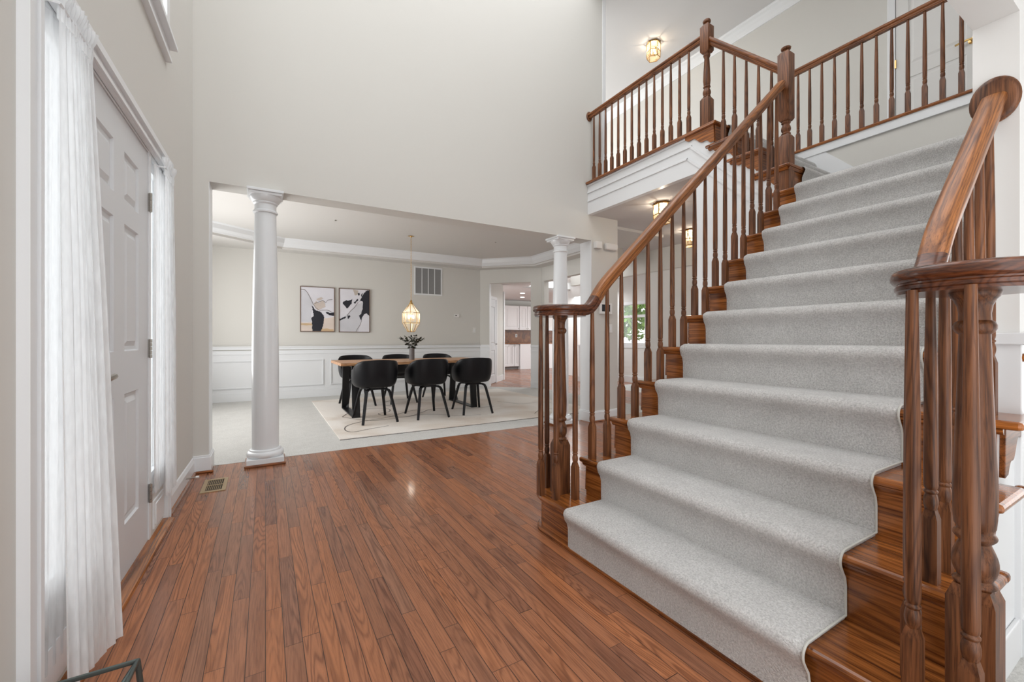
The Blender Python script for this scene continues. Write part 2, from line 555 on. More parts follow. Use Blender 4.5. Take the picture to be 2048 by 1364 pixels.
# ================================================================ geometry constants
RISE, RUN = 0.205, 0.222
NX = 1.306                       # nosing of the first tread
def nose(n): return NX + RUN * (n - 1)
YL, YR = 1.80, 0.415              # baluster lines of the main flight
LAND = 11 * RISE                 # landing
UP = 15 * RISE                   # upper floor
XB = 3.57                        # balcony / second flight side plane
XP = 4.89                        # wall under the upper hall railing
XH = 6.0
CEIL1 = 2.67
CEIL2 = 5.6
YH0, YH1 = 4.17, 4.39            # wall with the wide opening
HEAD = 2.347
XW, YW0, YW1 = 2.2, 0.36, 0.47   # wall beside the stair
SOF = 2.185

# ---------------------------------------------------------------- floors
struct('floor', MB().box((-1.2, -0.6, -0.06), (XH + 0.5, YH1 - 0.04, 0)), M['floor'], 'glossy red-brown oak strip floor of the foyer', 'floor', origin=(0, 0, 0))
cf = MB()
cf.prism([(-1.3, YH1 - 0.04), (5.2, YH1 - 0.04), (5.2, 7.6), (4.2, 8.62), (-1.3, 8.62)], 'z', -0.06, 0.002)
struct('floor_dining', cf, M['carpet'], 'ivory carpet of the dining room beyond the columns', 'floor', origin=(0, 0, 0))
kf = MB()
kf.prism([(5.2, YH1 - 0.04), (6.5, YH1 - 0.04), (6.5, 7.2), (14, 7.2), (14, 14), (3.6, 14), (3.6, 8.62), (4.2, 8.62), (5.2, 7.6)], 'z', -0.06, 0.0)
struct('floor_kitchen', kf, M['floor'], 'red-brown wood floor leading to the kitchen', 'floor', origin=(0, 0, 0))
struct('floor_family_room', MB().box((6.5, 3.5, -0.06), (9.0, 7.2, 0.001)), M['carpet'], 'pale carpet of the room behind the hall', 'floor', origin=(0, 0, 0))
struct('floor_side_room', MB().box((-0.6 + 1.9, -1.6, -0.058), (8, YW0 + 0.02, 0.003)), M['carpet'], 'pale speckled carpet beside the stair, at the lower right corner', 'floor', origin=(0, 0, 0))

# ---------------------------------------------------------------- left wall (front door wall), its own slightly turned frame
LO = Vector((-0.50, YH0, 0)); LW = Vector((-0.0196, -0.9998, 0)); LN = Vector((0.9998, -0.0196, 0))
def LX(p): return LO + LW * p[0] + LN * p[1] + Vector((0, 0, p[2]))
def sY(y): return YH0 - y
D0, D1 = sY(2.86), sY(1.946)           # door leaf
R0, R1 = sY(3.18), sY(2.90)            # far sidelight
N0, N1_ = sY(1.906), sY(1.635)          # near sidelight
CO0, CO1 = sY(3.25), sY(1.570)          # outer casing
DT = 2.05
w = MB(LX)
TH = -0.14
U0, U1, UZ0, UZ1 = sY(3.17), sY(1.63), 2.85, 4.5
def lwbox(s0, s1, z0, z1, n0=TH, n1=0.0): w.box((s0, n0, z0), (s1, n1, z1))
lwbox(-0.05, R0, 0, 6.0)
lwbox(N1_, 5.6, 0, 6.0)
lwbox(R0, N1_, DT + 0.02, UZ0)
lwbox(R0, N1_, UZ1, 6.0)
lwbox(R0, U0, UZ0, UZ1); lwbox(U1, N1_, UZ0, UZ1)
lwbox(R0, R1 + 0.0, 0, 0.24); lwbox(N0, N1_, 0, 0.24)
struct('wall_left', w, M['wall'], 'warm grey front wall around the white entry door')

# casings and sidelight frames
c = MB(LX)
for s0, s1 in ((CO0, R0 + 0.012), (N1_ - 0.012, CO1)):
    c.box((s0, 0.0, 0.0), (s1, 0.018, DT + 0.02)); c.box((s0, 0.018, 0), (s0 + 0.02, 0.026, DT + 0.02)); c.box((s1 - 0.02, 0.018, 0), (s1, 0.026, DT + 0.02))
c.box((CO0, 0.0, DT + 0.01), (CO1, 0.018, DT + 0.075))
c.box((CO0 - 0.006, 0.0, DT + 0.055), (CO1 + 0.006, 0.034, DT + 0.085))
c.box((CO0, 0.0, DT + 0.012), (CO1, 0.026, DT + 0.028))
c.box((R1, TH, 0), (D0 - 0.004, 0.0, DT + 0.02)); c.box((D1 + 0.004, TH, 0), (N0, 0.0, DT + 0.02))
c.box((R0, TH, DT), (N1_, -0.002, DT + 0.024))
struct('trim_1', c, M['trim'], 'white moulded casing around the entry door and its sidelights', 'trim')
for i, (s0, s1, nm) in enumerate(((R0, R1, 'far'), (N0, N1_, 'near'))):
    f = MB(LX)
    z0, z1 = 0.24, DT
    f.box((s0, -0.06, z0 + 0.10), (s0 + 0.04, -0.02, z1 - 0.06)); f.box((s1 - 0.04, -0.06, z0 + 0.10), (s1, -0.02, z1 - 0.06))
    f.box((s0, -0.06, z0), (s1, -0.02, z0 + 0.10)); f.box((s0, -0.06, z1 - 0.06), (s1, -0.02, z1))
    o = f.build('window_%d' % (i + 1), M['trim'])
    tag(o, 'narrow white sidelight window on the %s side of the entry door' % nm, 'window', kind='structure')
    g = MB(LX).box((s0 + 0.04, -0.043, z0 + 0.1), (s1 - 0.04, -0.038, z1 - 0.06))
    root = o; root['_org'] = tuple(o.location)
    g.build('pane', M['glass'], root)
    pnl = MB(LX)
    pnl.box((s0 + 0.03, 0.0, 0.05), (s1 - 0.03, 0.008, 0.20))
    pnl.box((s0 + 0.05, 0.008, 0.07), (s1 - 0.05, 0.013, 0.18))
    pnl.build('base_panel', M['trim'], root)
# upper window
u = MB(LX)
cw = 0.07
u.box((U0 - cw, 0, UZ0 + 0.006), (U0 + 0.005, 0.02, UZ1)); u.box((U1 - 0.005, 0, UZ0 + 0.006), (U1 + cw, 0.02, UZ1)); u.box((U0 - cw, 0, UZ1), (U1 + cw, 0.02, UZ1 + cw))
u.box((U0 - cw, 0, UZ0 - 0.10), (U1 + cw, 0.02, UZ0 - 0.015)); u.box((U0 - cw - 0.004, 0.0, UZ0 - 0.106), (U1 + cw + 0.004, 0.030, UZ0 - 0.085))
u.box((U0 - cw - 0.025, TH + 0.02, UZ0 - 0.018), (U1 + cw + 0.025, 0.055, UZ0 + 0.006))
u.box((U0, -0.09, UZ0 + 0.05), (U0 + 0.05, -0.04, UZ1 - 0.05)); u.box((U1 - 0.05, -0.09, UZ0 + 0.05), (U1, -0.04, UZ1 - 0.05)); u.box((U0, -0.09, UZ0 + 0.006), (U1, -0.04, UZ0 + 0.05)); u.box((U0, -0.09, UZ1 - 0.05), (U1, -0.04, UZ1))
um = (U0 + U1) / 2
u.box((um - 0.02, -0.08, UZ0), (um + 0.02, -0.045, UZ1)); u.box((U0, -0.08, 3.7), (U1, -0.045, 3.73))
o = u.build('window_3', M['trim']); tag(o, 'high white-cased window above the entry door', 'window', kind='structure')
o['_org'] = tuple(o.location)
MB(LX).box((U0 + 0.05, -0.066, UZ0 + 0.05), (U1 - 0.05, -0.062, UZ1 - 0.05)).build('pane', M['glass'], o)

# entry door
o0 = LX((D0, 0, 0))
def raised_panel(mb, s0, s1, z0, z1, nf=-0.012):
    """moulding ring and raised field standing proud of the recessed panel"""
    d, e = 0.022, 0.045
    def ring(a, na, b, nb):
        A = [(s0 + a, na, z0 + a), (s1 - a, na, z0 + a), (s1 - a, na, z1 - a), (s0 + a, na, z1 - a)]
        B = [(s0 + b, nb, z0 + b), (s1 - b, nb, z0 + b), (s1 - b, nb, z1 - b), (s0 + b, nb, z1 - b)]
        mb.add(A + B, [(i, (i + 1) % 4, (i + 1) % 4 + 4, i + 4) for i in range(4)])
    ring(0, nf, 0.006, nf - 0.010); ring(0.006, nf - 0.010, d, nf - 0.012); ring(d, nf - 0.012, e, nf - 0.002)
    A = [(s0 + e, nf - 0.002, z0 + e), (s1 - e, nf - 0.002, z0 + e), (s1 - e, nf - 0.002, z1 - e), (s0 + e, nf - 0.002, z1 - e)]
    mb.add(A, [(0, 1, 2, 3)])
def panelled_leaf(mb, s0, s1, z0, z1, rects, nf, nb):
    """a slab with holes for the panels, front at nf, back at nb"""
    ss = sorted({s0, s1, *[r[0] for r in rects], *[r[1] for r in rects]})
    zz = sorted({z0, z1, *[r[2] for r in rects], *[r[3] for r in rects]})
    for a, b in zip(ss, ss[1:]):
        for p, q in zip(zz, zz[1:]):
            cs, cz = (a + b) / 2, (p + q) / 2
            if any(r[0] < cs < r[1] and r[2] < cz < r[3] for r in rects): continue
            mb.add([(a, nf, p), (b, nf, p), (b, nf, q), (a, nf, q)], [(0, 1, 2, 3)])
    mb.add([(s0, nf, z0), (s1, nf, z0), (s1, nf, z1), (s0, nf, z1), (s0, nb, z0), (s1, nb, z0), (s1, nb, z1), (s0, nb, z1)],
           [(4, 5, 6, 7), (0, 1, 5, 4), (1, 2, 6, 5), (2, 3, 7, 6), (3, 0, 4, 7)])
    for r in rects: raised_panel(mb, *r, nf=nf)
dr = thing('door_1', tuple(o0), 'white six-panel entry door in the left wall', 'door'); dr['kind'] = 'structure'
lf = MB(LX)
p1, p2 = D0 + 0.165, D0 + 0.385
p3, p4 = D0 + 0.525, D0 + 0.745
rects = []
for a, b in ((p1, p2), (p3, p4)):
    rects += [(a, b, 1.685, 1.905), (a, b, 1.02, 1.585), (a, b, 0.25, 0.83)]
panelled_leaf(lf, D0, D1, 0.02, DT - 0.004, rects, -0.006, -0.05)
lf.build('leaf', M['door'], dr, recalc=False)
for z in (0.265, 1.024, 1.79):
    h = MB(LX)
    h.box((D0 - 0.030, -0.006, z - 0.048), (D0 - 0.004, 0.003, z + 0.048))
    for k in range(5):
        zz = z - 0.05 + k * 0.02
        q = [(D0 - 0.004 + 0.0065 * math.cos(t * PI / 4), 0.006 + 0.0065 * math.sin(t * PI / 4)) for t in range(8)]
        h.prism(q, 'z', zz + 0.001, zz + 0.019, 0, True)
    h.build('hinge', M['nickel'], dr)
kb = MB(LX)
ks, kz = D1 - 0.07, 0.93
rg = [(ks + 0.03 * math.cos(t * PI / 8), kz + 0.03 * math.sin(t * PI / 8)) for t in range(16)]
kb.prism(rg, 'y', -0.006, 0.006)
kb.tube([(ks, 0.0, kz), (ks, 0.045, kz), (ks - 0.02, 0.055, kz), (ks - 0.10, 0.052, kz + 0.004)], 0.011, 8)
kb.build('handle', M['nickel'], dr)
kb = MB(LX)
rg = [(ks + 0.027 * math.cos(t * PI / 8), 1.13 + 0.027 * math.sin(t * PI / 8)) for t in range(16)]
kb.prism(rg, 'y', -0.006, 0.014)
kb.build('deadbolt', M['black_steel'], dr)
th = MB(LX)
th.prism([(0.0, 0.0), (0.055, 0.0), (0.05, 0.012), (0.02, 0.022), (-0.06, 0.022), (-0.06, 0)], 'x', R0, N1_)
struct('trim_2', th, M['oak_y'], 'dark wood threshold strip under the entry door', 'trim')

# sheer curtains on short rods over the sidelights
def curtain(name, s0, s1, b0, b1, n_top, n_bot, ztop, zbot, label, folds, matn='sheer'):
    t = thing(name, tuple(LX(((s0 + s1) / 2, 0.05, 0))), label, 'curtain', 'sheer curtains at the entry')
    nu, nv = folds * 10, 26
    mb = MB(LX)
    vs, fs = [], []
    for j in range(nv + 1):
        v = j / nv
        z = ztop + (zbot - ztop) * v
        e = v ** 0.8
        for i in range(nu + 1):
            q = i / nu
            sa, sb = s0 + (b0 - s0) * e, s1 + (b1 - s1) * e
            s = sa + (sb - sa) * q
            amp = (0.003 + 0.009 * min(1, v * 2.5)) * (0.6 + 0.4 * math.sin(q * 9 + 1))
            n = n_top + (n_bot - n_top) * v * (0.25 + 0.75 * (1 - q)) + amp * math.sin(q * folds * 2 * PI + 0.9 * math.sin(v * 2.5 + q * 5))
            s += 0.008 * math.cos(q * folds * 2 * PI + v)
            vs.append((s, n, z))
    for j in range(nv):
        for i in range(nu):
            a = j * (nu + 1) + i
            fs.append((a, a + 1, a + nu + 2, a + nu + 1))
    mb.add(vs, fs, 0, True)
    mb.build('panel', M[matn], t, recalc=False, sharp=False)
    # gathered heading above the rod
    hb = MB(LX); vs, fs = [], []
    rows = [(-0.05, 0.008), (-0.025, 0.009), (0.0, 0.006), (0.015, 0.012), (0.03, 0.017), (0.05, 0.019)]
    nn = folds * 32
    for dz, am in rows:
        for i in range(nn + 1):
            q = i / nn
            vs.append((s0 + (s1 - s0) * q, n_top + am * (0.7 * math.sin(q * folds * 1.7 * 2 * PI + dz * 18) + 0.3 * math.sin(q * folds * 3.1 * 2 * PI)), ztop + dz + 0.005 * math.sin(q * folds * 9)))
    for j in range(len(rows) - 1):
        for i in range(nn):
            a = j * (nn + 1) + i
            fs.append((a, a + 1, a + nn + 2, a + nn + 1))
    hb.add(vs, fs, 0, True)
    hb.build('heading', M[matn], t, recalc=False, sharp=False)
    r = MB(LX)
    r.tube([(s0 - 0.012, 0.0, ztop - 0.01), (s0 - 0.012, n_top, ztop - 0.01), (s1 + 0.012, n_top, ztop - 0.01), (s1 + 0.012, 0.0, ztop - 0.01)], 0.005, 6)
    r.build('rod', M['trim'], t)
    return t
curtain('sheer_curtain', N0 - 0.01, N1_ - 0.05, sY(1.915), N1_ - 0.045, 0.045, 0.115, 2.035, 0.06, 'long sheer white curtain over the near sidelight, flaring to the floor', 7)
curtain('sheer_curtain', R0 - 0.005, R1 - 0.08, R0 - 0.005, R1 - 0.11, 0.045, 0.05, 2.03, 0.20, 'sheer white curtain over the far sidelight, beyond the hinges', 6)
mb = MB(LX)
for s0, s1, z0, z1 in ((R0, R1, 0.24, DT - 0.03), (N0, N1_, 0.12, DT - 0.03)):
    vs, fs = [], []
    nu, nv = 24, 20
    for j in range(nv + 1):
        for i in range(nu + 1):
            q = i / nu
            vs.append((s0 + (s1 - s0) * q, 0.012 + 0.004 * math.sin(q * 34 + j * 0.2), z0 + (z1 - z0) * j / nv))
    for j in range(nv):
        for i in range(nu):
            a = j * (nu + 1) + i
            fs.append((a, a + 1, a + nu + 2, a + nu + 1))
    bb = MB(LX); bb.add(vs, fs, 0, True)
    o = bb.build('sheer_liner', M['sheer_thin'], recalc=False)
    tag(o, 'thin crinkled sheer liner stretched over the %s sidelight glass' % ('far' if s0 == R0 else 'near'), 'curtain', 'sheer liners on the sidelights')

# baseboard of the left wall and of the stub beside the opening
def base_prof(h=0.13, t=0.014):
    return [(0, 0), (t, 0), (t, h - 0.035), (t * 0.7, h - 0.02), (t * 0.45, h - 0.006), (0, h)]
bb = MB(LX)
bb.prism(base_prof(), 'x', -0.0, CO0)
struct('baseboard_left', bb, M['trim'], 'white baseboard between the entry door and the dining opening', 'baseboard')
bb = MB(LX)
bb.prism(base_prof(), 'x', CO1, 5.5)
struct('baseboard_left_near', bb, M['trim'], 'white baseboard of the front wall near the camera', 'baseboard')
bb = MB(LX)
bb.prism([(0.014, 0), (0.032, 0), (0.030, 0.012), (0.022, 0.020), (0.014, 0.022)], 'x', 0.03, CO0)
struct('trim_3', bb, M['oak_y'], 'dark shoe moulding along the left baseboard', 'trim')
# spring door stop on the baseboard
ds = thing('door_stop', tuple(LX((0.38, 0.014, 0.07))), 'small spring door stop with white tip on the left baseboard', 'door stop')
dm = MB(LX); dm.tube([(0.38, 0.012, 0.07), (0.38, 0.075, 0.072)], 0.006, 8)
for k in range(8): dm.lathe((0.38, 0, 0), [], 3) if False else None
dm.build('spring', M['nickel'], ds)
dm = MB(LX); dm.tube([(0.38, 0.072, 0.072), (0.38, 0.092, 0.0725)], 0.009, 8); dm.build('tip', M['plastic'], ds)

# ---------------------------------------------------------------- wall with the wide opening (header wall)
OX0, OX1 = -0.395, 3.632
w = MB()
w.box((-1.3, YH0, 0), (OX0, YH1, HEAD)); w.box((-1.3, YH0, HEAD), (OX1, YH1, 6.0))
w.box((OX1, YH0, 0), (4.09, YH1, UP - 0.2)); w.box((OX1, YH0, UP - 0.2), (3.82, YH1, 6.0))
struct('wall_front', w, M['wall'], 'tall warm grey wall above the columned dining opening')
t = MB()
t.box((OX0 - 0.001, YH0 + 0.001, 0), (OX0 + 0.004, YH1 - 0.001, HEAD)); t.box((OX1 - 0.005, YH0 + 0.0, 0), (OX1 + 0.001, YH1, HEAD))
struct('trim_4', t, M['trim'], 'white lining of the jambs of the dining opening', 'trim')
bb = MB()
bb.box((-0.5, YH0 - 0.014, 0), (OX0 + 0.016, YH1 + 0.014, 0.125))
bb.box((OX1 - 0.02, YH0 - 0.016, 0), (4.105, YH1 + 0.014, 0.125))
bb.box((OX1 - 0.014, YH0 - 0.010, 0.12), (4.10, YH1 + 0.01, 0.14)); bb.box((-0.5, YH0 - 0.009, 0.12), (OX0 + 0.01, YH1 + 0.01, 0.14))
struct('baseboard_front', bb, M['trim'], 'white baseboards on both ends of the dining opening wall', 'baseboard', bevel=0.003)
bb = MB()
for x0, x1 in ((-0.48, OX0 + 0.034), (OX1 - 0.034, 4.12)):
    bb.box((x0, YH0 - 0.034, 0), (x1, YH0 - 0.014, 0.021))
struct('trim_5', bb, M['oak_x'], 'dark shoe moulding below the white baseboards of the opening wall', 'trim', bevel=0.006)
t = MB(); t.box((3.815, YH0 - 0.015, UP + 0.002), (3.86, YH1 + 0.02, 5.6)); t.box((3.86, YH0 + 0.01, UP + 0.002), (3.885, YH1 + 0.02, 5.6))
struct('trim_6', t, M['trim'], 'white corner casing beside the upper hall opening', 'trim')

# columns
def column(cx, cy, label):
    t = thing('column', (cx, cy, 0), label, 'column', 'round white columns in the dining opening')
    hb = 0.138
    MB().box((cx - hb - 0.014, cy - hb - 0.014, 0), (cx + hb + 0.014, cy + hb + 0.014, 0.022)).build('shoe', M['oak_x'], t, bevel=0.006)
    MB().box((cx - hb, cy - hb, 0.0), (cx + hb, cy + hb, 0.062)).build('plinth', M['column'], t, bevel=0.003)
    pr = [(0.134, 0.062), (0.140, 0.070), (0.143, 0.085), (0.140, 0.100), (0.130, 0.110), (0.121, 0.114), (0.121, 0.122), (0.118, 0.127), (0.112, 0.130)]
    MB().lathe((cx, cy, 0), pr, 40).build('base', M['column'], t)
    sh = []
    for k in range(21):
        v = k / 20
        r = 0.103 if v < 0.33 else 0.103 - 0.021 * ((v - 0.33) / 0.67) ** 1.5
        sh.append((r, 0.128 + v * (2.165 - 0.128)))
    MB().lathe((cx, cy, 0), sh, 40).build('shaft', M['column'], t)
    cp = [(0.082, 2.160), (0.094, 2.166), (0.096, 2.176), (0.090, 2.186), (0.084, 2.190), (0.083, 2.235), (0.088, 2.240), (0.094, 2.246), (0.094, 2.256),
          (0.102, 2.262), (0.112, 2.278), (0.122, 2.296), (0.124, 2.306)]
    MB().lathe((cx, cy, 0), cp, 40).build('capital', M['column'], t)
    a = MB().box((cx - 0.124, cy - 0.124, 2.304), (cx + 0.124, cy + 0.124, 2.325)); a.box((cx - 0.136, cy - 0.136, 2.325), (cx + 0.136, cy + 0.136, HEAD))
    a.build('abacus', M['column'], t, bevel=0.003)
column(0.0, 4.255, 'tall round white column at the left of the dining opening')
column(3.215, 4.28, 'round white column at the right of the dining opening, behind the volute newel')

# things on the header wall
def wallbox(name, x0, x1, z0, z1, d, mat, label, cat, bev=0.006):
    o = MB().box((x0, YH0 - d, z0), (x1, YH0, z1)).build(name, mat, bevel=bev)
    return tag(o, label, cat)
wallbox('motion_sensor', 3.665, 3.765, 2.245, 2.335, 0.06, M['plastic'], 'small white sensor box high beside the opening, left of a larger one', 'sensor', 0.008)
wallbox('door_chime', 3.84, 4.05, 2.245, 2.335, 0.055, M['plastic'], 'larger white chime box at the top of the wall end', 'door chime', 0.02)
kp = thing('alarm_keypad', (3.86, YH0, 1.40), 'white alarm panel with dark screen on the wall end', 'alarm panel')
MB().box((3.755, YH0 - 0.03, 1.40), (3.965, YH0, 1.545)).build('housing', M['plastic'], kp, bevel=0.006)
MB().box((3.785, YH0 - 0.032, 1.435), (3.925, YH0 - 0.029, 1.525)).build('screen', M['screen'], kp)
sw = thing('light_switch', (3.955, YH0, 1.165), 'white wall switch below the alarm panel', 'light switch')
MB().box((3.92, YH0 - 0.007, 1.155), (3.99, YH0, 1.27)).build('plate', M['plastic'], sw, bevel=0.003)
MB().box((3.946, YH0 - 0.012, 1.19), (3.964, YH0 - 0.005, 1.235)).build('rocker', M['trim'], sw)

# ---------------------------------------------------------------- dining room
YB = 8.6
dw = MB(); dw.box((-1.4, YB, 0), (4.26, YB + 0.14, 3.1))
dl = MB(); dl.box((-1.4, YH1, 0), (-1.28, 5.0, 3.1)); dl.box((-1.4, 6.0, 0), (-1.28, 6.6, 3.1)); dl.box((-1.4, 7.6, 0), (-1.28, YB, 3.1))
for a, b in ((5.0, 6.0), (6.6, 7.6)): dl.box((-1.4, a, 0), (-1.28, b, 0.6)); dl.box((-1.4, a, 2.2), (-1.28, b, 3.1))
struct('wall_dining_left', dl, M['wall'], 'left dining wall with two window openings, beyond the left edge of the view')
struct('wall_dining_back', dw, M['wall'], 'grey back wall of the dining room with the two paintings')
# angled wall with the kitchen doorway
AO = Vector((4.2, 8.6, 0)); AD = Vector((math.cos(-PI / 4), math.sin(-PI / 4), 0)); AN = Vector((-math.sin(PI / 4), -math.cos(PI / 4), 0))
def AX(p): return AO + AD * p[0] + AN * p[1] + Vector((0, 0, p[2]))
aw = MB(AX)
aw.box((0, -0.13, 0), (0.218, 0, 3.1)); aw.box((1.175, -0.13, 0), (1.41, 0, 3.1)); aw.box((0.218, -0.13, 2.33), (1.175, 0, 3.1))
struct('wall_dining_corner', aw, M['wall'], 'angled dining wall holding the kitchen doorway')
rw = MB(); rw.box((5.2, 7.50, 0), (5.32, 7.62, 3.1)); rw.box((5.2, 5.3, 2.33), (5.32, 7.5, 3.1)); 
struct('wall_dining_right', rw, M['wall'], 'right dining wall opened toward the hall')
# baseboards, chair rail, wainscot
def frame_rect(mb, x0, x1, z0, z1, y, t=0.028, d=0.012):
    def ring(x0, x1, z0, z1, t, ya, yb):
        mb.box((x0, ya, z0), (x1, yb, z0 + t)); mb.box((x0, ya, z1 - t), (x1, yb, z1))
        mb.box((x0, ya, z0 + t), (x0 + t, yb, z1 - t)); mb.box((x1 - t, ya, z0 + t), (x1, yb, z1 - t))
    ring(x0, x1, z0, z1, t, y - d, y)
    ring(x0 + t * 0.3, x1 - t * 0.3, z0 + t * 0.3, z1 - t * 0.3, t * 0.4, y - d - 0.006, y - d)
ws = MB()
ws.box((-1.4, YB - 0.008, 0.0), (4.2, YB, 0.87))
x = -2.05 + 0.0
edges = [(-0.80, 0.945), (1.055, 2.80), (2.91, 4.08)]
for a, b in edges: frame_rect(ws, a, b, 0.215, 0.705, YB - 0.008)
struct('wainscot', ws, M['trim'], 'white panelled wainscot along the dining back wall', 'wainscot')
bb = MB(); bb.box((-1.4, YB - 0.024, 0), (4.2, YB - 0.004, 0.125)); bb.box((-1.4, YB - 0.018, 0.125), (4.2, YB - 0.004, 0.15))
struct('baseboard_back', bb, M['trim'], 'white baseboard below the wainscot', 'baseboard', bevel=0.003)
cr = MB(); cr.box((-1.4, YB - 0.03, 0.885), (4.205, YB, 0.945)); cr.box((-1.4, YB - 0.042, 0.925), (4.21, YB, 0.945)); cr.box((-1.4, YB - 0.02, 0.80), (4.2, YB, 0.83))
struct('trim_7', cr, M['trim'], 'white chair rail along the dining back wall', 'trim', bevel=0.004)
ac = MB(AX)
for s0, s1 in ((0.0, 0.218), (1.175, 1.41)):
    ac.box((s0, 0, 0), (s1, 0.006, 0.88)); ac.box((s0, 0, 0), (s1, 0.02, 0.14)); ac.box((s0, 0, 0.885), (s1, 0.03, 0.945)); ac.box((s0, 0, 0.80), (s1, 0.02, 0.83))
ac.box((0.212, -0.13, 0), (0.220, 0.0, 2.33)); ac.box((1.173, -0.13, 0), (1.181, 0.0, 2.33))
struct('trim_8', ac, M['trim'], 'white chair rail and base on the angled dining wall', 'trim')
# ceiling: soffit ring around an octagonal tray
tray = [(-0.62, 4.70), (4.2, 4.70), (4.93, 5.35), (4.93, 7.48), (4.11, 8.32), (0.26, 8.32), (-0.80, 7.60), (-0.80, 5.6)]
outer = [(-1.4, YH1), (5.26, YH1), (5.26, 8.7), (-1.4, 8.7)]
sm_ = bmesh.new()
def ring_ceiling(name, outer, inner, z0, z1, mat, label):
    bm = bmesh.new()
    def loop(pts, z): 
        vs = [bm.verts.new((p[0], p[1], z)) for p in pts]
        return vs, [bm.edges.new((vs[i], vs[(i + 1) % len(vs)])) for i in range(len(vs))]
    ov, oe = loop(outer, z0); iv, ie = loop(inner, z0)
    bmesh.ops.triangle_fill(bm, use_beauty=True, edges=oe + ie)
    it = [bm.verts.new((p[0], p[1], z1)) for p in inner]
    for i in range(len(inner)):
        j = (i + 1) % len(inner)
        bm.faces.new((iv[i], iv[j], it[j], it[i]))
    bm.faces.new(list(reversed(it)))
    me = bpy.data.meshes.new(name); bm.to_mesh(me); bm.free()
    me.materials.append(mat)
    o = bpy.data.objects.new(name, me); COL.objects.link(o)
    md = o.modifiers.new('thickness', 'SOLIDIFY'); md.thickness = 0.04; md.offset = 1
    return tag(o, label, 'ceiling', kind='structure')
sm_.free()
DZ = 2.84
ring_ceiling('ceiling_dining', outer, tray, CEIL1, DZ, M['ceiling'], 'dining room ceiling with an octagonal tray')
slab = MB().box((-1.5, YH1, DZ + 0.05), (5.4, 8.75, DZ + 0.10))
struct('ceiling_dining_slab', slab, M['ceiling'], 'structure above the dining ceiling', 'ceiling')
def crown_loop(pts, z, h, d, closed=True):
    mb = MB()
    prof = [(0, 0), (d * 0.12, 0), (d * 0.22, h * 0.12), (d * 0.55, h * 0.35), (d * 0.75, h * 0.72), (d * 0.92, h * 0.80), (d, h * 0.86), (d, h), (0, h)]
    n = len(pts)
    P = [Vector((p[0], p[1], 0)) for p in pts]
    vs = []
    cen = sum(P, Vector()) / n
    for i in range(n):
        if closed or 0 < i < n - 1:
            a = (P[i] - P[i - 1]).normalized(); b = (P[(i + 1) % n] - P[i]).normalized()
        elif i == 0: a = b = (P[1] - P[0]).normalized()
        else: a = b = (P[i] - P[i - 1]).normalized()
        na = Vector((-a.y, a.x, 0)); nb = Vector((-b.y, b.x, 0))
        m_ = (na + nb).normalized(); m_ /= max(0.3, m_.dot(na))
        for q, r in prof: vs.append(P[i] + m_ * q + Vector((0, 0, z + r)))
    k = len(prof); fs = []
    for i in range(n if closed else n - 1):
        j = (i + 1) % n
        for q in range(k - 1): fs.append((i * k + q, i * k + q + 1, j * k + q + 1, j * k + q))
    mb.add(vs, fs)
    return mb
cl = crown_loop(tray, CEIL1 + 0.002, DZ - CEIL1 - 0.003, 0.11)
struct('trim_9', cl, M['trim'], 'white crown moulding around the dining tray ceiling', 'trim')

# rug
rg = thing('area_rug', (2.5, 6.3, 0.002), 'large cream rug with thin dark curved lines under the dining table', 'rug')
RX0, RX1, RY0, RY1 = 0.68, 4.30, 4.76, 7.95
MB().box((RX0, RY0, 0.002), (RX1, RY1, 0.014)).build('pile', M['rug'], rg, bevel=0.003)
MB().box((RX0 - 0.002, RY0 - 0.003, 0.002), (RX1 + 0.002, RY0 - 0.0005, 0.0065)).build('binding', M['rug_line'], rg)
def ribbon(mb, pts, wd, z):
    P = []
    n = len(pts)
    for i in range(n - 1):
        p0, p1, p2, p3 = [Vector(pts[max(0, min(n - 1, j))]) for j in (i - 1, i, i + 1, i + 2)]
        for k in range(8):
            t = k / 8
            P.append(0.5 * ((2 * p1) + (-p0 + p2) * t + (2 * p0 - 5 * p1 + 4 * p2 - p3) * t * t + (-p0 + 3 * p1 - 3 * p2 + p3) * t ** 3))
    P.append(Vector(pts[-1]))
    vs, fs = [], []
    for i, p in enumerate(P):
        d = (P[min(i + 1, len(P) - 1)] - P[max(i - 1, 0)]).normalized()
        s = Vector((-d.y, d.x)) * wd
        vs += [(p.x + s.x, p.y + s.y, z), (p.x - s.x, p.y - s.y, z)]
    for i in range(len(P) - 1): fs.append((2 * i, 2 * i + 1, 2 * i + 3, 2 * i + 2))
    mb.add(vs, fs)
lm = MB()
ribbon(lm, [(1.30, 5.20), (1.05, 5.12), (0.86, 5.05), (0.80, 5.20), (0.86, 5.45), (1.05, 5.62), (1.25, 5.70), (1.45, 5.78), (1.75, 6.05), (1.95, 6.15)], 0.006, 0.0155)
ribbon(lm, [(0.90, 6.10), (1.00, 5.90), (1.10, 5.72), (1.30, 5.62), (1.60, 5.66), (1.90, 5.72), (2.1, 5.62), (2.3, 5.40), (2.60, 5.30)], 0.006, 0.0155)
ribbon(lm, [(0.90, 6.10), (1.05, 6.40), (1.35, 6.60), (1.60, 6.45), (1.55, 6.20), (1.38, 6.10), (1.45, 5.85), (1.7, 5.70), (1.95, 5.9), (2.2, 6.1), (2.7, 5.9), (3.1, 5.85)], 0.006, 0.0155)
ribbon(lm, [(1.75, 6.60), (1.65, 6.95), (1.80, 7.25), (2.10, 7.35), (2.4, 7.2)], 0.006, 0.0155)
ribbon(lm, [(3.3, 5.0), (3.6, 5.25), (3.9, 5.15), (4.15, 5.4), (4.0, 5.8), (3.6, 5.9), (3.4, 6.3)], 0.005, 0.0155)
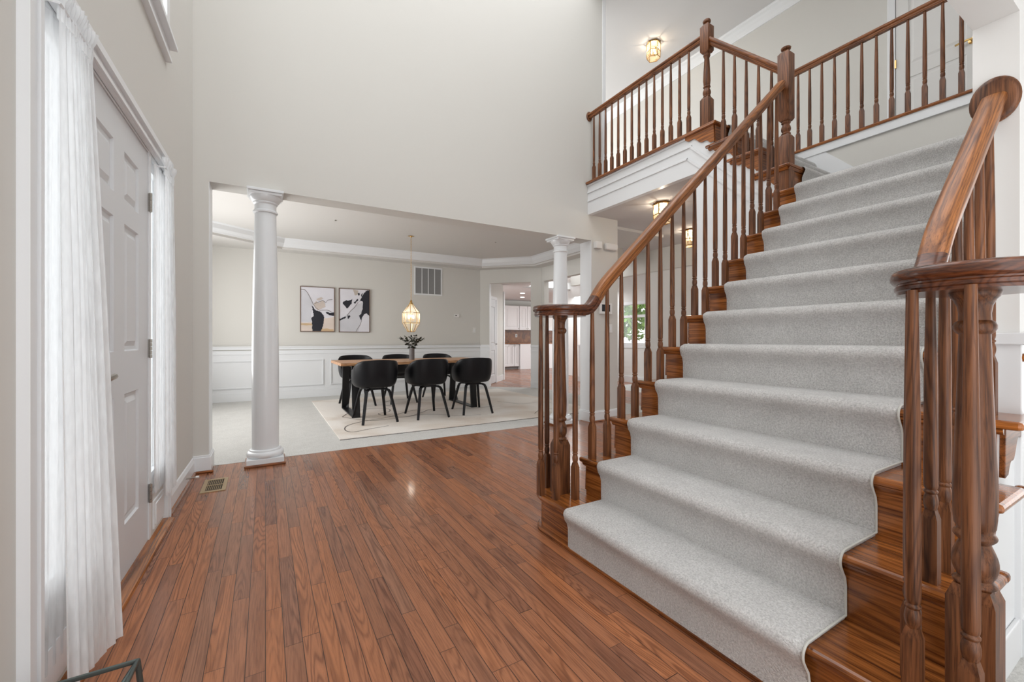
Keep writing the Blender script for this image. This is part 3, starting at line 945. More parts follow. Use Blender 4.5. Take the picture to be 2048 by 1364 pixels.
lm.build('line_pattern', M['rug_line'], rg, recalc=False)
ZR = 0.014

# table
tb = thing('dining_table', (1.93, 6.40, ZR), 'long wood-topped dining table with black steel legs', 'table')
tt = MB()
TX0, TX1, TY0, TY1 = 0.86, 3.02, 5.95, 6.90
pts = []
for k in range(25):
    q = k / 24; pts.append((TX0 + (TX1 - TX0) * q, TY0 + 0.012 * math.sin(q * 11) + 0.006 * math.sin(q * 31)))
for k in range(25):
    q = 1 - k / 24; pts.append((TX0 + (TX1 - TX0) * q, TY1 + 0.014 * math.sin(q * 9 + 1)))
tt.prism(pts, 'z', 0.712, 0.75)
tt.build('tabletop', M['table_wood'], tb, bevel=0.004)
for x in (1.055, 2.80):
    lg = MB()
    w2 = 0.05
    path = [(x, 6.06, 0.712), (x, 5.97, ZR + 0.001), (x, 6.86, ZR + 0.001), (x, 6.74, 0.712)]
    th_ = 0.016
    o_ = [(6.02, 0.712), (5.935, ZR), (6.875, ZR), (6.775, 0.712)]
    i_ = [(6.05, 0.700), (5.968, ZR + 0.016), (6.842, ZR + 0.016), (6.745, 0.700)]
    lg.prism([o_[0], o_[1], i_[1], (6.052, 0.712)], 'x', x - w2, x + w2)
    lg.prism([o_[1], o_[2], i_[2], i_[1]], 'x', x - w2, x + w2)
    lg.prism([o_[2], o_[3], (6.743, 0.712), i_[2]], 'x', x - w2, x + w2)
    lg.prism([(6.04, 0.698), (6.755, 0.698), (6.755, 0.712), (6.04, 0.712)], 'x', x - w2, x + w2)
    lg.build('leg', M['black_steel'], tb, bevel=0.002)

# chair
def make_chair():
    t = local_thing('dining_chair', 'chair', 'chair')
    mb = MB()
    NA, NR = 56, 12
    cy = 0.015
    vs, fs = [(0, cy, 0.435)], []
    def rim_h(a):
        a = abs(a)
        if a < 0.62: return 0.80 - 0.01 * (a / 0.62) ** 2
        if a < 1.75:
            q = (a - 0.62) / 1.13
            return 0.79 - 0.125 * (q * q * (3 - 2 * q))
        if a < 2.35:
            q = (a - 1.75) / 0.60
            return 0.665 - 0.205 * (q * q * (3 - 2 * q))
        return 0.46
    for i in range(NA):
        a = -PI + 2 * PI * i / NA
        # superellipse outline, back toward -y
        ca, sa = math.sin(a), -math.cos(a)
        e = 2.7
        R = 1.0 / ((abs(ca) / 0.272) ** e + (abs(sa) / 0.262) ** e) ** (1 / e)
        h = rim_h(a)
        for j in range(1, NR + 1):
            q = j / NR
            if q <= 0.5:
                r = R * 0.86 * (q / 0.5); z = 0.435 + 0.012 * (q / 0.5) ** 2
            else:
                p = (q - 0.5) / 0.5
                r = R * (0.86 + 0.14 * math.sin(p * PI / 2) ** 0.8)
                if h > 0.5:
                    zz = p ** 1.35
                    back = max(0, math.cos(a))
                    r = R * (0.86 + 0.15 * min(1, (1 - (1 - min(1, p * 1.35)) ** 2)))
                    r += back * 0.018 * p
                else: zz = p
                z = 0.447 + (h - 0.447) * zz
            vs.append((r * ca, cy + r * sa, z))
    for i in range(NA):
        i2 = (i + 1) % NA
        fs.append((0, 1 + i2 * NR, 1 + i * NR))
        for j in range(NR - 1):
            fs.append((1 + i * NR + j, 1 + i2 * NR + j, 1 + i2 * NR + j + 1, 1 + i * NR + j + 1))
    mb.add(vs, fs, 0, True)
    s = mb.build('shell', M['black'], t, solid=0.012, subsurf=1)
    hub = MB(); hub.box((-0.10, -0.11, 0.405), (0.10, 0.13, 0.43)); hub.build('mounting_plate', M['black_wood'], t)
    for sx in (-1, 1):
        for sy in (-1, 1):
            path = [(sx * 0.05, sy * 0.05, 0.412), (sx * 0.115, sy * 0.13, 0.412), (sx * 0.138, sy * 0.160, 0.398), (sx * 0.150, sy * 0.180, 0.365), (sx * 0.180, sy * 0.232, 0.20), (sx * 0.215, sy * 0.292, 0.0)]
            if sy > 0: pass
            mb = MB().sweep(path, [(-0.019, -0.011), (0.019, -0.011), (0.019, 0.011), (-0.019, 0.011)], 0, False, scales=[1, 1, 1, 1, 0.95, 0.8])
            mb.build('leg', M['black_wood'], t, bevel=0.003)
    return t
ch = make_chair()
spots = [(1.235, 5.665, 0.03, 'black shell dining chair on the near side, at the left end of the table'),
         (1.93, 5.64, 0.0, 'black shell dining chair in the middle of the near side of the table'),
         (2.615, 5.63, -0.12, 'black shell dining chair on the near side, at the right end of the table'),
         (1.28, 7.13, PI + 0.05, 'black shell dining chair on the far side, behind the left end of the table'),
         (1.97, 7.13, PI - 0.02, 'black shell dining chair on the far side, left behind the vase'),
         (2.68, 7.13, PI, 'black shell dining chair on the far side, behind the right part of the table')]
for i, (x, y, r, lb) in enumerate(spots):
    o = ch if i == 0 else copy_tree(ch)
    o.location = (x, y, ZR); o.rotation_euler = (0, 0, r)
    tag(o, lb, 'chair', 'black chairs around the dining table')

# vase with branches
vx, vy = 1.985, 6.50
vs_ = thing('vase', (vx, vy, 0.75), 'slim charcoal vase with olive branches on the dining table', 'vase')
prf = []
for k in range(15): prf.append((0.040 + (0.0015 if k % 2 else 0), 0.0 + k * 0.0135))
vm = MB().lathe((vx, vy, 0.75), [(0.040, 0)] + prf[1:] + [(0.041, 0.195), (0.035, 0.195), (0.033, 0.12)], 24)
vm.build('body', M['vase'], vs_)
sp = thing('branch_bunch', (vx, vy, 0.875), 'bunch of small-leaved olive branches in the charcoal vase', 'branches')
for k in range(12):
    a = k * 2.4; ln = 0.10 + 0.11 * random.random(); tilt = 0.35 + 0.65 * random.random()
    st = MB(); lf_ = MB()
    pts = []
    for j in range(7):
        q = j / 6
        pts.append(Vector((vx + math.cos(a) * (0.012 + ln * tilt * q), vy + math.sin(a) * (0.012 + ln * tilt * q), 0.875 + 0.07 * min(1, q * 2) + ln * q * (1.1 - 0.35 * tilt * q) * 0.95)))
    st.tube(pts, 0.0018, 5)
    for j in range(1, 7):
        for sgn in (-1, 1, 0.2):
            c0 = pts[j]; L = 0.036 + 0.020 * random.random(); wd = L * 0.34
            an = a + sgn * 1.1 + random.uniform(-.5, .5); ez = random.uniform(0.0, 0.9)
            d = Vector((math.cos(an) * math.cos(ez), math.sin(an) * math.cos(ez), math.sin(ez)))
            sd = d.cross(Vector((random.random() - .5, random.random() - .5, 1))).normalized()
            nn_ = d.cross(sd) * 0.003
            lf_.add([c0, c0 + d * L * 0.5 + sd * wd + nn_, c0 + d * L, c0 + d * L * 0.5 - sd * wd + nn_], [(0, 1, 2), (0, 2, 3)], 0, False)
    so = st.build('stem', M['stem'], sp)
    lf_.build('leaves', M['leaf'], so, recalc=False)

# pendant lantern
px, py = 2.13, 7.02
def lantern_bars(mb, rings, sides, r, bar=0.0055, rot=0.0):
    P = [[Vector((px + rr * math.cos(2 * PI * k / sides + rot), py + rr * math.sin(2 * PI * k / sides + rot), z)) for k in range(sides)] for rr, z in rings]
    for row in P:
        for k in range(sides): mb.tube([row[k], row[(k + 1) % sides]], bar, 6)
    for a, b in zip(P, P[1:]):
        for k in range(sides): mb.tube([a[k], b[k]], bar, 6)
    return P
pd = thing('pendant_lantern', (px, py, DZ), 'octagonal brass and glass lantern hanging on a chain over the table', 'pendant lamp')
MB().lathe((px, py, 0), [(0.078, DZ - 0.004), (0.076, DZ - 0.016), (0.06, DZ - 0.024), (0.02, DZ - 0.030), (0.012, DZ - 0.045)], 28).build('canopy', M['brass'], pd)
chn = MB()
z = DZ - 0.045; k = 0
while z > 1.725:
    ov = []
    for q in range(10):
        a = 2 * PI * q / 10
        d = 0.009 * math.cos(a); hh = 0.019 * math.sin(a)
        ov.append((px + (d if k % 2 else 0), py + (0 if k % 2 else d), z - 0.016 + hh))
    chn.sweep(ov, [(0.0018 * math.cos(t), 0.0018 * math.sin(t)) for t in (0, PI / 2, PI, 3 * PI / 2)], 0, True, up=(0, 1, 0) if k % 2 else (1, 0, 0), closed=True)
    z -= 0.030; k += 1
chn.build('chain', M['brass_dark'], pd)
rings = [(0.030, 1.665), (0.142, 1.515), (0.142, 1.345), (0.060, 1.197)]
fr = MB(); P = lantern_bars(fr, rings, 8, 0, 0.0045, PI / 8)
fr.lathe((px, py, 0), [(0.008, 1.735), (0.022, 1.715), (0.012, 1.70), (0.03, 1.685), (0.034, 1.662)], 16)
fr.build('frame', M['brass'], pd)
gl = MB()
for a, b in zip(P, P[1:]):
    for k in range(8): gl.add([a[k], a[(k + 1) % 8], b[(k + 1) % 8], b[k]], [(0, 1, 2, 3)])
gl.build('glass', M['lantern_glass'], pd)
cnd = MB()
for k in range(4):
    a = k * PI / 2 + 0.3
    cnd.tube([(px, py, 1.66), (px + 0.02 * math.cos(a), py + 0.02 * math.sin(a), 1.40), (px + 0.05 * math.cos(a), py + 0.05 * math.sin(a), 1.385), (px + 0.05 * math.cos(a), py + 0.05 * math.sin(a), 1.42)], 0.004, 6)
cl_ = cnd.build('candle_arms', M['brass'], pd)
for k in range(4):
    a = k * PI / 2 + 0.3
    bm_ = MB().lathe((px + 0.05 * math.cos(a), py + 0.05 * math.sin(a), 1.42), [(0.006, 0), (0.014, 0.012), (0.015, 0.03), (0.008, 0.048), (0.002, 0.06)], 10)
    bm_.build('bulb', M['bulb'], cl_)
lamp('pendant_light', 'POINT', (px, py, 1.47), 5, WARM, 0.05)

# paintings
M['c_white'] = plain('canvas_white', (0.72, 0.71, 0.76), 0.7, bump=0.35, bscale=60, var=0.06)
M['c_cream'] = plain('canvas_cream', (0.72, 0.62, 0.55), 0.7, bump=0.3, bscale=60, var=0.12)
M['c_black'] = plain('canvas_black', (0.012, 0.013, 0.022), 0.6, bump=0.3, bscale=60)
M['c_tan'] = plain('canvas_tan', (0.52, 0.46, 0.40), 0.7, var=0.1)
M['c_pink'] = plain('canvas_blush', (0.60, 0.52, 0.47), 0.7, var=0.08)
M['c_ochre'] = plain('canvas_ochre', (0.62, 0.44, 0.26), 0.7, var=0.15)
M['c_pale'] = plain('canvas_pale_grey', (0.60, 0.60, 0.64), 0.7, bump=0.3, bscale=50, var=0.08)
M['frame_brown'] = plain('thin_walnut_frame', (0.16, 0.10, 0.07), 0.5)
M['c_line'] = plain('canvas_line', (0.20, 0.17, 0.16), 0.7)
CM = ['c_white', 'c_cream', 'c_black', 'c_tan', 'c_pink', 'c_ochre', 'c_pale', 'c_line']
def painting(x0, x1, z0, z1, shapes, lines, label):
    t = thing('painting', ((x0 + x1) / 2, YB - 0.03, z0), label, 'painting', 'pair of abstract paintings on the dining wall')
    f = MB()
    b = 0.012
    f.box((x0, YB - 0.035, z0), (x1, YB - 0.002, z0 + b)); f.box((x0, YB - 0.035, z1 - b), (x1, YB - 0.002, z1))
    f.box((x0, YB - 0.035, z0 + b), (x0 + b, YB - 0.002, z1 - b)); f.box((x1 - b, YB - 0.035, z0 + b), (x1, YB - 0.002, z1 - b))
    f.build('frame', M['frame_brown'], t)
    cv = MB(); cv.box((x0 + b, YB - 0.027, z0 + b), (x1 - b, YB - 0.004, z1 - b), 0)
    def q(p): return (x0 + b + (x1 - x0 - 2 * b) * p[0], z1 - b - (z1 - z0 - 2 * b) * p[1])
    for k, (mi, poly) in enumerate(shapes):
        yy = YB - 0.0275 - 0.0004 * (k + 1)
        P = []
        n = len(poly)
        for i in range(n):
            a, c_ = Vector(poly[i]), Vector(poly[(i + 1) % n])
            P.append(a)
            edge = (min(a.x, c_.x) <= 0.001 and max(a.x, c_.x) <= 0.001) or min(a.x, c_.x) >= 0.999 or min(a.y, c_.y) >= 0.999 or max(a.y, c_.y) <= 0.001
            m_ = 3 if (c_ - a).length > 0.12 else 2
            for j in range(1, m_ + 1):
                if edge: continue
                pt = a + (c_ - a) * j / (m_ + 1)
                pt += Vector((random.uniform(-.012, .012), random.uniform(-.01, .01)))
                P.append(Vector((min(1, max(0, pt.x)), min(1, max(0, pt.y)))))
        bmm = bmesh.new()
        vv = [bmm.verts.new((q(p)[0], yy, q(p)[1])) for p in P]
        es = [bmm.edges.new((vv[i], vv[(i + 1) % len(vv)])) for i in range(len(vv))]
        bmesh.ops.triangle_fill(bmm, use_beauty=True, edges=es)
        bmm.verts.index_update()
        cv.add([v.co.copy() for v in bmm.verts], [[v.index for v in fc.verts] for fc in bmm.faces], mi)
        bmm.free()
    for pts in lines:
        yy = YB - 0.031
        P = [Vector(p) for p in pts]
        vs, fs = [], []
        for i, p in enumerate(P):
            d = (P[min(i + 1, len(P) - 1)] - P[max(i - 1, 0)]).normalized()
            s = Vector((-d.y, d.x)) * 0.006
            for sg in (1, -1):
                a = q((p.x + s.x * sg, p.y + s.y * sg)); vs.append((a[0], yy, a[1]))
        for i in range(len(P) - 1): fs.append((2 * i, 2 * i + 1, 2 * i + 3, 2 * i + 2))
        cv.add(vs, fs, 7)
    cv.build('canvas', [M[k] for k in CM], t, recalc=False)
A0, A1 = (0.545, 1.13), (1.205, 1.775)
painting(A0[0], A0[1], 1.207, 2.043,
    [(6, [(0, 0.10), (0.12, 0.08), (0.25, 0.2), (0.38, 0.4), (0.32, 0.45), (0.30, 0.8), (0, 0.8)]),
     (1, [(0, 0.80), (0.35, 0.80), (0.35, 1.0), (0, 1.0)]), (5, [(0, 0.83), (0.33, 0.83), (0.33, 0.87), (0, 0.86)]),
     (1, [(0.70, 0.70), (1.0, 0.66), (1.0, 1.0), (0.60, 1.0)]), (5, [(0.60, 0.93), (0.98, 0.95), (1, 1), (0.6, 1)]),
     (4, [(0.38, 0.38), (0.45, 0.31), (0.53, 0.35), (0.65, 0.29), (0.72, 0.35), (0.74, 0.44), (0.62, 0.48), (0.50, 0.52), (0.42, 0.46)]),
     (4, [(0.46, 0.27), (0.60, 0.22), (0.69, 0.24), (0.55, 0.30)]),
     (2, [(0.31, 0.42), (0.37, 0.45), (0.44, 0.52), (0.52, 0.54), (0.58, 0.56), (0.66, 0.62), (0.70, 0.68), (0.68, 0.78), (0.66, 0.88), (0.60, 1.0), (0.34, 1.0), (0.33, 0.90), (0.33, 0.80), (0.31, 0.70), (0.38, 0.66), (0.36, 0.54)]),
     (2, [(0.73, 0.55), (0.85, 0.57), (1.0, 0.56), (1.0, 0.64), (0.88, 0.63), (0.78, 0.60)])],
    [[(0.0, 0.06), (0.12, 0.07), (0.20, 0.14), (0.28, 0.25), (0.36, 0.38), (0.45, 0.47), (0.55, 0.52), (0.65, 0.515), (0.78, 0.51), (0.92, 0.545)],
     [(0.40, 0.37), (0.50, 0.34), (0.65, 0.29), (0.75, 0.34), (0.80, 0.28), (0.95, 0.26)]],
    'abstract painting with a black column shape and blush patches, left of the pair')
painting(A1[0], A1[1], 1.203, 2.046,
    [(6, [(0.2, 0.62), (0.6, 0.35), (0.78, 0.3), (0.70, 0.75), (0.62, 1.0), (0, 1.0), (0, 0.75)]),
     (3, [(0.45, 0.0), (0.62, 0.02), (0.60, 0.12), (0.52, 0.14), (0.48, 0.08)]),
     (2, [(0.88, 0.02), (1.0, 0.0), (1.0, 0.62), (0.92, 0.56), (0.82, 0.58), (0.75, 0.66), (0.73, 0.75), (0.68, 0.68), (0.64, 0.62), (0.72, 0.58), (0.77, 0.46), (0.78, 0.28), (0.70, 0.25), (0.66, 0.29), (0.74, 0.18), (0.80, 0.10)]),
     (2, [(0.12, 0.30), (0.22, 0.26), (0.30, 0.27), (0.42, 0.23), (0.40, 0.34), (0.30, 0.42), (0.24, 0.46), (0.18, 0.40), (0.10, 0.36)]),
     (2, [(0.0, 0.70), (0.10, 0.67), (0.22, 0.64), (0.20, 0.68), (0.08, 0.72), (0, 0.75)]),
     (2, [(0.25, 0.63), (0.33, 0.61), (0.36, 0.64), (0.28, 0.70)]),
     (2, [(0.60, 0.10), (0.66, 0.08), (0.67, 0.13), (0.62, 0.14)]), (2, [(0.72, 0.12), (0.76, 0.07), (0.77, 0.10), (0.72, 0.17)]),
     (2, [(0.46, 0.32), (0.60, 0.22), (0.62, 0.25), (0.50, 0.34)])],
    [[(0.25, 0.62), (0.35, 0.52), (0.50, 0.42), (0.62, 0.30)], [(0.73, 0.74), (0.68, 0.84), (0.60, 0.92), (0.54, 1.0)]],
    'abstract black and white painting with a diagonal sweep, right of the pair')

# return air grille
gr = thing('return_air_grille', (2.98, YB, 2.0), 'white return air grille with four grey bays high on the dining wall', 'air grille')
gx0, gx1, gz0, gz1 = 2.67, 3.287, 2.0, 2.595
f = MB()
f.box((gx0, YB - 0.014, gz0), (gx1, YB, gz0 + 0.03)); f.box((gx0, YB - 0.014, gz1 - 0.03), (gx1, YB, gz1)); f.box((gx0, YB - 0.014, gz0 + 0.03), (gx0 + 0.03, YB, gz1 - 0.03)); f.box((gx1 - 0.03, YB - 0.014, gz0 + 0.03), (gx1, YB, gz1 - 0.03))
for k in range(1, 4):
    xx = gx0 + 0.03 + (gx1 - gx0 - 0.06) * k / 4
    f.box((xx - 0.007, YB - 0.013, gz0 + 0.03), (xx + 0.007, YB, gz1 - 0.03))
f.build('frame', M['trim'], gr)
MB().box((gx0 + 0.03, YB - 0.004, gz0 + 0.03), (gx1 - 0.03, YB - 0.001, gz1 - 0.03)).build('filter', M['grille'], gr)
f = MB()
zz = gz0 + 0.036
while zz < gz1 - 0.036:
    f.box((gx0 + 0.03, YB - 0.010, zz), (gx1 - 0.03, YB - 0.0045, zz + 0.004)); zz += 0.017
f.build('louvres', M['grille'], gr)
# thermostat, switch
th_ = thing('thermostat', (3.62, YB, 1.55), 'small white thermostat with dark dial on the dining wall', 'thermostat')
MB().box((3.565, YB - 0.025, 1.545), (3.68, YB, 1.625)).build('housing', M['plastic'], th_, bevel=0.005)
MB().box((3.59, YB - 0.028, 1.575), (3.615, YB - 0.024, 1.60)).build('dial', M['screen'], th_)
sw = thing('light_switch', (4.05, YB, 1.22), 'white wall switch on the dining wall, right of the thermostat', 'light switch')
MB().box((4.015, YB - 0.008, 1.215), (4.085, YB, 1.33)).build('plate', M['plastic'], sw, bevel=0.003)
MB().box((4.043, YB - 0.013, 1.25), (4.057, YB - 0.006, 1.295)).build('rocker', M['trim'], sw)
for i, (sx, sy, lb) in enumerate(((0.885, 6.62, 'small ceiling sprinkler over the left end of the dining table'), (3.57, 6.68, 'small ceiling sprinkler right of the pendant chain'))):
    s_ = thing('sprinkler', (sx, sy, DZ), lb, 'sprinkler', 'ceiling sprinklers in the dining room')
    MB().lathe((sx, sy, 0), [(0.032, DZ - 0.001), (0.030, DZ - 0.006), (0.012, DZ - 0.008)], 16).build('escutcheon', M['plastic'], s_)
    h = MB(); h.lathe((sx, sy, 0), [(0.007, DZ - 0.008), (0.006, DZ - 0.03)], 8); h.lathe((sx, sy, 0), [(0.014, DZ - 0.034), (0.014, DZ - 0.037)], 12)
    h.box((sx - 0.010, sy - 0.002, DZ - 0.035), (sx - 0.007, sy + 0.002, DZ - 0.01)); h.box((sx + 0.007, sy - 0.002, DZ - 0.035), (sx + 0.010, sy + 0.002, DZ - 0.01))
    h.build('head', M['nickel'], s_)

# ---------------------------------------------------------------- staircase
st = thing('staircase', (2.4, 1.1, 0), 'stained oak staircase turning left at a landing', 'staircase')
TY_L, TY_R = 1.865, 0.315        # tread ends
SY_L, SY_R = 1.83, 0.37          # stringer faces
def tread_profile(x0, x1, ztop, t=0.028):
    r = t / 2
    p = [(x0 + r + 0.0 - r * math.cos(a), ztop - r + r * math.sin(a)) for a in [(-PI / 2) + PI * k / 8 for k in range(9)]]
    p = [(x0 + r - r * math.cos(k * PI / 8 - PI / 2 + PI / 2 - PI / 2) if False else x0 + r - r * math.cos(-PI / 2 + PI * k / 8), ztop - r + r * math.sin(-PI / 2 + PI * k / 8)) for k in range(9)]
    return p + [(x1, ztop), (x1, ztop - t)]
def curved_step(x_front, x_back, ztop, h0, ends=(True, True), grow=0.0, t=0.028, round_nose=True):
    """plan outline of the starting step with curled ends"""
    pts = []
    cxl, cyl = 1.445, 1.93; cxr, cyr = 1.45, 0.30
    return pts
# starting step: D-shaped ends around both newels
def step_plan(off):
    """outline (x,y) grown outward by off"""
    R = 0.145 + off
    cl_, cr_ = (1.460, 1.93), (1.460, 0.285)
    pts = []
    # right end, going from back to front clockwise
    for k in range(13):
        a = PI * 0.5 * 0 + (PI / 2) * -1 + 0
        ang = -PI / 2 - (PI / 2) * k / 12 + 0.0
        pts.append((cr_[0] + R * math.cos(ang), cr_[1] + R * math.sin(ang)))
    pts2 = []
    for k in range(13):
        ang = PI - (PI / 2) * k / 12
        pts2.append((cl_[0] + R * math.cos(ang), cl_[1] + R * math.sin(ang)))
    back = 1.60
    out = [(back, cr_[1] - R)] + pts + pts2 + [(back, cl_[1] + R)]
    return out
s1 = MB(); s1.prism(step_plan(-0.028), 'z', 0.0, RISE - 0.026)
s1.build('riser', M['oak_y'], st)
s1 = MB(); s1.prism(step_plan(0.0), 'z', RISE - 0.028, RISE)
s1.build('tread', M['oak_y'], st, bevel=0.011)
s1 = MB(); s1.prism(step_plan(-0.016), 'z', RISE - 0.042, RISE - 0.027); s1.build('cove', M['oak_y'], st, bevel=0.005)
s1 = MB(); s1.prism(step_plan(-0.006), 'z', 0, 0.022); s1.build('base_moulding', M['oak_y'], st, bevel=0.008)
def bracket_poly(L=0.20, H=0.16):
    """scroll bracket under a tread end; x from nosing backwards, z down from 0"""
    pts = [(0.035, 0.0), (L + 0.05, 0.0)]
    n = 22
    for k in range(n + 1):
        q = k / n
        x = L + 0.05 - (L * 0.93) * q
        z = -H * (0.16 + 0.84 * q ** 1.25) - 0.013 * math.sin(q * 4 * PI)
        pts.append((x, z))
    pts += [(0.028, -H * 1.04)]
    return pts
for n in range(2, 12):
    x0 = nose(n)
    zt = n * RISE
    if n < 11:
        # tread
        mb = MB()
        x1 = nose(n + 1) + 0.052
        mb.box((x0, TY_R, zt - 0.028), (x1, TY_L, zt))
        # nosing returns at the ends run past the riser behind
        mb.build('tread', M['oak_y'], st, bevel=0.011)
        for (ya, yb) in ((TY_L - 0.03, TY_L), (TY_R, TY_R + 0.03)):
            if n >= 5 and ya < 1: continue
            MB().box((x1 - 0.002, ya, zt - 0.028), (x1 + 0.03, yb, zt)).build('return_nosing', M['oak_x'], st, bevel=0.009)
    mb = MB()
    ye0 = SY_R + 0.004 if n < 5 else YW1
    mb.box((x0 + 0.024, ye0, (n - 1) * RISE), (x0 + 0.044, SY_L - 0.004, zt - 0.027))
    mb.build('riser', M['oak_y'], st)
    mb = MB(); yc0 = SY_R - 0.012 if n < 5 else YW1
    mb.prism([(x0 + 0.008, zt - 0.028), (x0 + 0.010, zt - 0.036), (x0 + 0.018, zt - 0.046), (x0 + 0.025, zt - 0.048), (x0 + 0.025, zt - 0.028)], 'y', yc0, SY_L + 0.012)
    mb.build('cove', M['oak_y'], st)
    if n < 11:
        bp = [(x0 + a, zt - 0.028 + b) for a, b in bracket_poly(RUN - 0.02, 0.15)]
        MB().prism(bp, 'y', SY_L, SY_L + 0.012).build('bracket', M['oak_x'], st, bevel=0.002)
        if n < 5:
            MB().prism(bp, 'y', SY_R - 0.014, SY_R).build('bracket', M['oak_x'], st, bevel=0.002)
# stringers (closed white sides below the treads)
def saw(n0, n1, last_x):
    pts = [(nose(n0) + 0.03, 0.0)]
    for n in range(n0, n1 + 1):
        pts.append((nose(n) + 0.03, n * RISE - 0.028))
        pts.append((nose(n + 1) + 0.03 if n < n1 else last_x, n * RISE - 0.028))
    pts.append((last_x, 0.0))
    return pts
sg = MB().prism(saw(2, 10, 3.54), 'y', SY_L - 0.03, SY_L); sg.build('stringer', M['trim'], st, label='white closed side of the flight')
sg = MB().prism(saw(2, 5, 2.24), 'y', SY_R, SY_R + 0.03); sg.build('stringer', M['trim'], st, label='white closed side of the flight')
MB().box((1.62, SY_R - 0.014, 0), (2.3, SY_R, 0.13)).build('stringer_baseboard', M['trim'], st, bevel=0.004)

# landing and second flight
N12 = 1.74; RUN2 = 0.21
ld = MB(); ld.box((3.526, YW1, LAND - 0.028), (XP, 1.90, LAND)); ld.build('landing', M['oak_y'], st, bevel=0.009)
ld = MB(); ld.box((3.56, YW1 + 0.0, LAND - 0.25), (XP, 1.88, LAND - 0.028)); ld.build('landing_frame', M['trim'], st)
for k, n in enumerate((12, 13, 14)):
    y0 = N12 + RUN2 * k
    zt = n * RISE
    MB().box((XB - 0.045, y0, zt - 0.028), (XP - 0.003, y0 + RUN2 + 0.06, zt)).build('tread', M['oak_x'], st, bevel=0.011)
    MB().box((XB + 0.0, y0 + 0.024, zt - RISE), (XP - 0.003, y0 + 0.044, zt - 0.027)).build('riser', M['oak_x'], st)
    MB().prism([(y0 + 0.008, zt - 0.028), (y0 + 0.010, zt - 0.036), (y0 + 0.018, zt - 0.046), (y0 + 0.025, zt - 0.048), (y0 + 0.025, zt - 0.028)], 'x', XB - 0.02, XP - 0.003).build('cove', M['oak_x'], st)
    MB().box((XB - 0.045, y0 + RUN2 + 0.055, zt - 0.028), (XB - 0.015, y0 + RUN2 + 0.10, zt)).build('return_nosing', M['oak_y'], st, bevel=0.009)
    MB().prism([(XB - 0.022, zt - 0.046), (XB - 0.034, zt - 0.028), (XB + 0.002, zt - 0.028), (XB + 0.002, zt - 0.05)], 'y', y0 + 0.02, y0 + RUN2 + 0.08).build('cove', M['oak_y'], st)
    bp = [(y0 + a, zt - 0.028 + b) for a, b in bracket_poly(RUN2 - 0.01, 0.15)]
    MB().prism(bp, 'x', XB - 0.014, XB).build('bracket', M['oak_y'], st, bevel=0.002)
y0 = N12 + 3 * RUN2
MB().box((XB + 0.0, y0 + 0.024, UP - RISE), (XP - 0.003, y0 + 0.044, UP - 0.027)).build('riser', M['oak_x'], st)
bp = [(y0 + a, UP - 0.028 + b) for a, b in bracket_poly(RUN2 + 0.08, 0.15)]
MB().prism(bp, 'x', XB - 0.014, XB).build('bracket', M['oak_y'], st, bevel=0.002)
# white side wall under the second flight
sw_ = MB()
pts = [(1.86, 0), (1.86, LAND - 0.02)]
pts += [(N12 + 0.03, LAND - 0.02)]
for k, n in enumerate((12, 13, 14)):
    pts += [(N12 + RUN2 * k + 0.03, n * RISE - 0.028), (N12 + RUN2 * (k + 1) + 0.03, n * RISE - 0.028)]
pts += [(y0 + 0.03, UP - 0.028), (2.60, UP - 0.028), (2.60, 0)]
sw_.prism(pts, 'x', XB, XB + 0.03)
struct('wall_under_stairs', sw_, M['trim'], 'white wall carrying the second flight')
sm_m = MB()
for dz in (-0.128, -0.235):
    zA = UP + dz
    for (ya, za, yb, zb) in ((2.66 + (0.03 if dz < -0.2 else 0), zA, 1.72, zA - (2.66 - 1.72) * RISE / RUN2),):
        d = Vector((yb - ya, zb - za)).normalized(); nn_ = Vector((-d.y, d.x)) * 0.011
        sm_m.prism([(ya + nn_.x, za + nn_.y), (yb + nn_.x, zb + nn_.y), (yb - nn_.x, zb - nn_.y), (ya - nn_.x, za - nn_.y)], 'x', XB - 0.010, XB + 0.001)
struct('trim_10', sm_m, M['trim'], 'sloping white mouldings below the second flight', 'trim')
# upper hall floor, balcony
fl = MB()
fl.box((XB + 0.02, 2.42, UP - 0.028), (XP, 9.5, UP - 0.001)); fl.box((XP, -0.3, UP - 0.028), (XH, 9.5, UP - 0.001))
struct('floor_upper_hall', fl, M['carpet'], 'carpeted floor of the upper hall', 'floor', origin=(0, 0, 0))
ns = MB(); ns.box((XB - 0.045, y0, UP - 0.028), (XB + 0.06, YH0 - 0.002, UP)); ns.box((XB + 0.06, y0, UP - 0.028), (XP, y0 + 0.09, UP))
struct('trim_11', ns, M['oak_y'], 'dark oak nosing along the balcony edge', 'trim', bevel=0.011)
fa = MB()
fa.box((XB, 2.60, CEIL1 - 0.002), (XB + 0.06, YH0, UP - 0.028))
struct('fascia', fa, M['trim'], 'deep white fascia under the balcony railing', 'fascia')
fm = MB()
fm.box((XB - 0.012, 2.64, UP - 0.14), (XB, YH0, UP - 0.118)); fm.box((XB - 0.018, 2.60, UP - 0.128), (XB, YH0, UP - 0.120)) if False else None
fm.box((XB - 0.010, 2.68, UP - 0.247), (XB, YH0, UP - 0.225)); fm.box((XB - 0.012, 2.60, UP - 0.05), (XB, YH0, UP - 0.028))
struct('trim_12', fm, M['trim'], 'white mouldings across the balcony fascia', 'trim', bevel=0.003)
ce = MB(); ce.prism([(XB + 0.031, 2.62), (XH + 0.14, 2.62), (XH + 0.14, 9.9), (5.27, 9.9), (5.27, YH1), (XB + 0.031, YH1)], 'z', CEIL1, CEIL1 + 0.05) ; 
struct('ceiling_hall', ce, M['hall_ceiling'], 'grey ceiling of the lower hall under the balcony', 'ceiling')
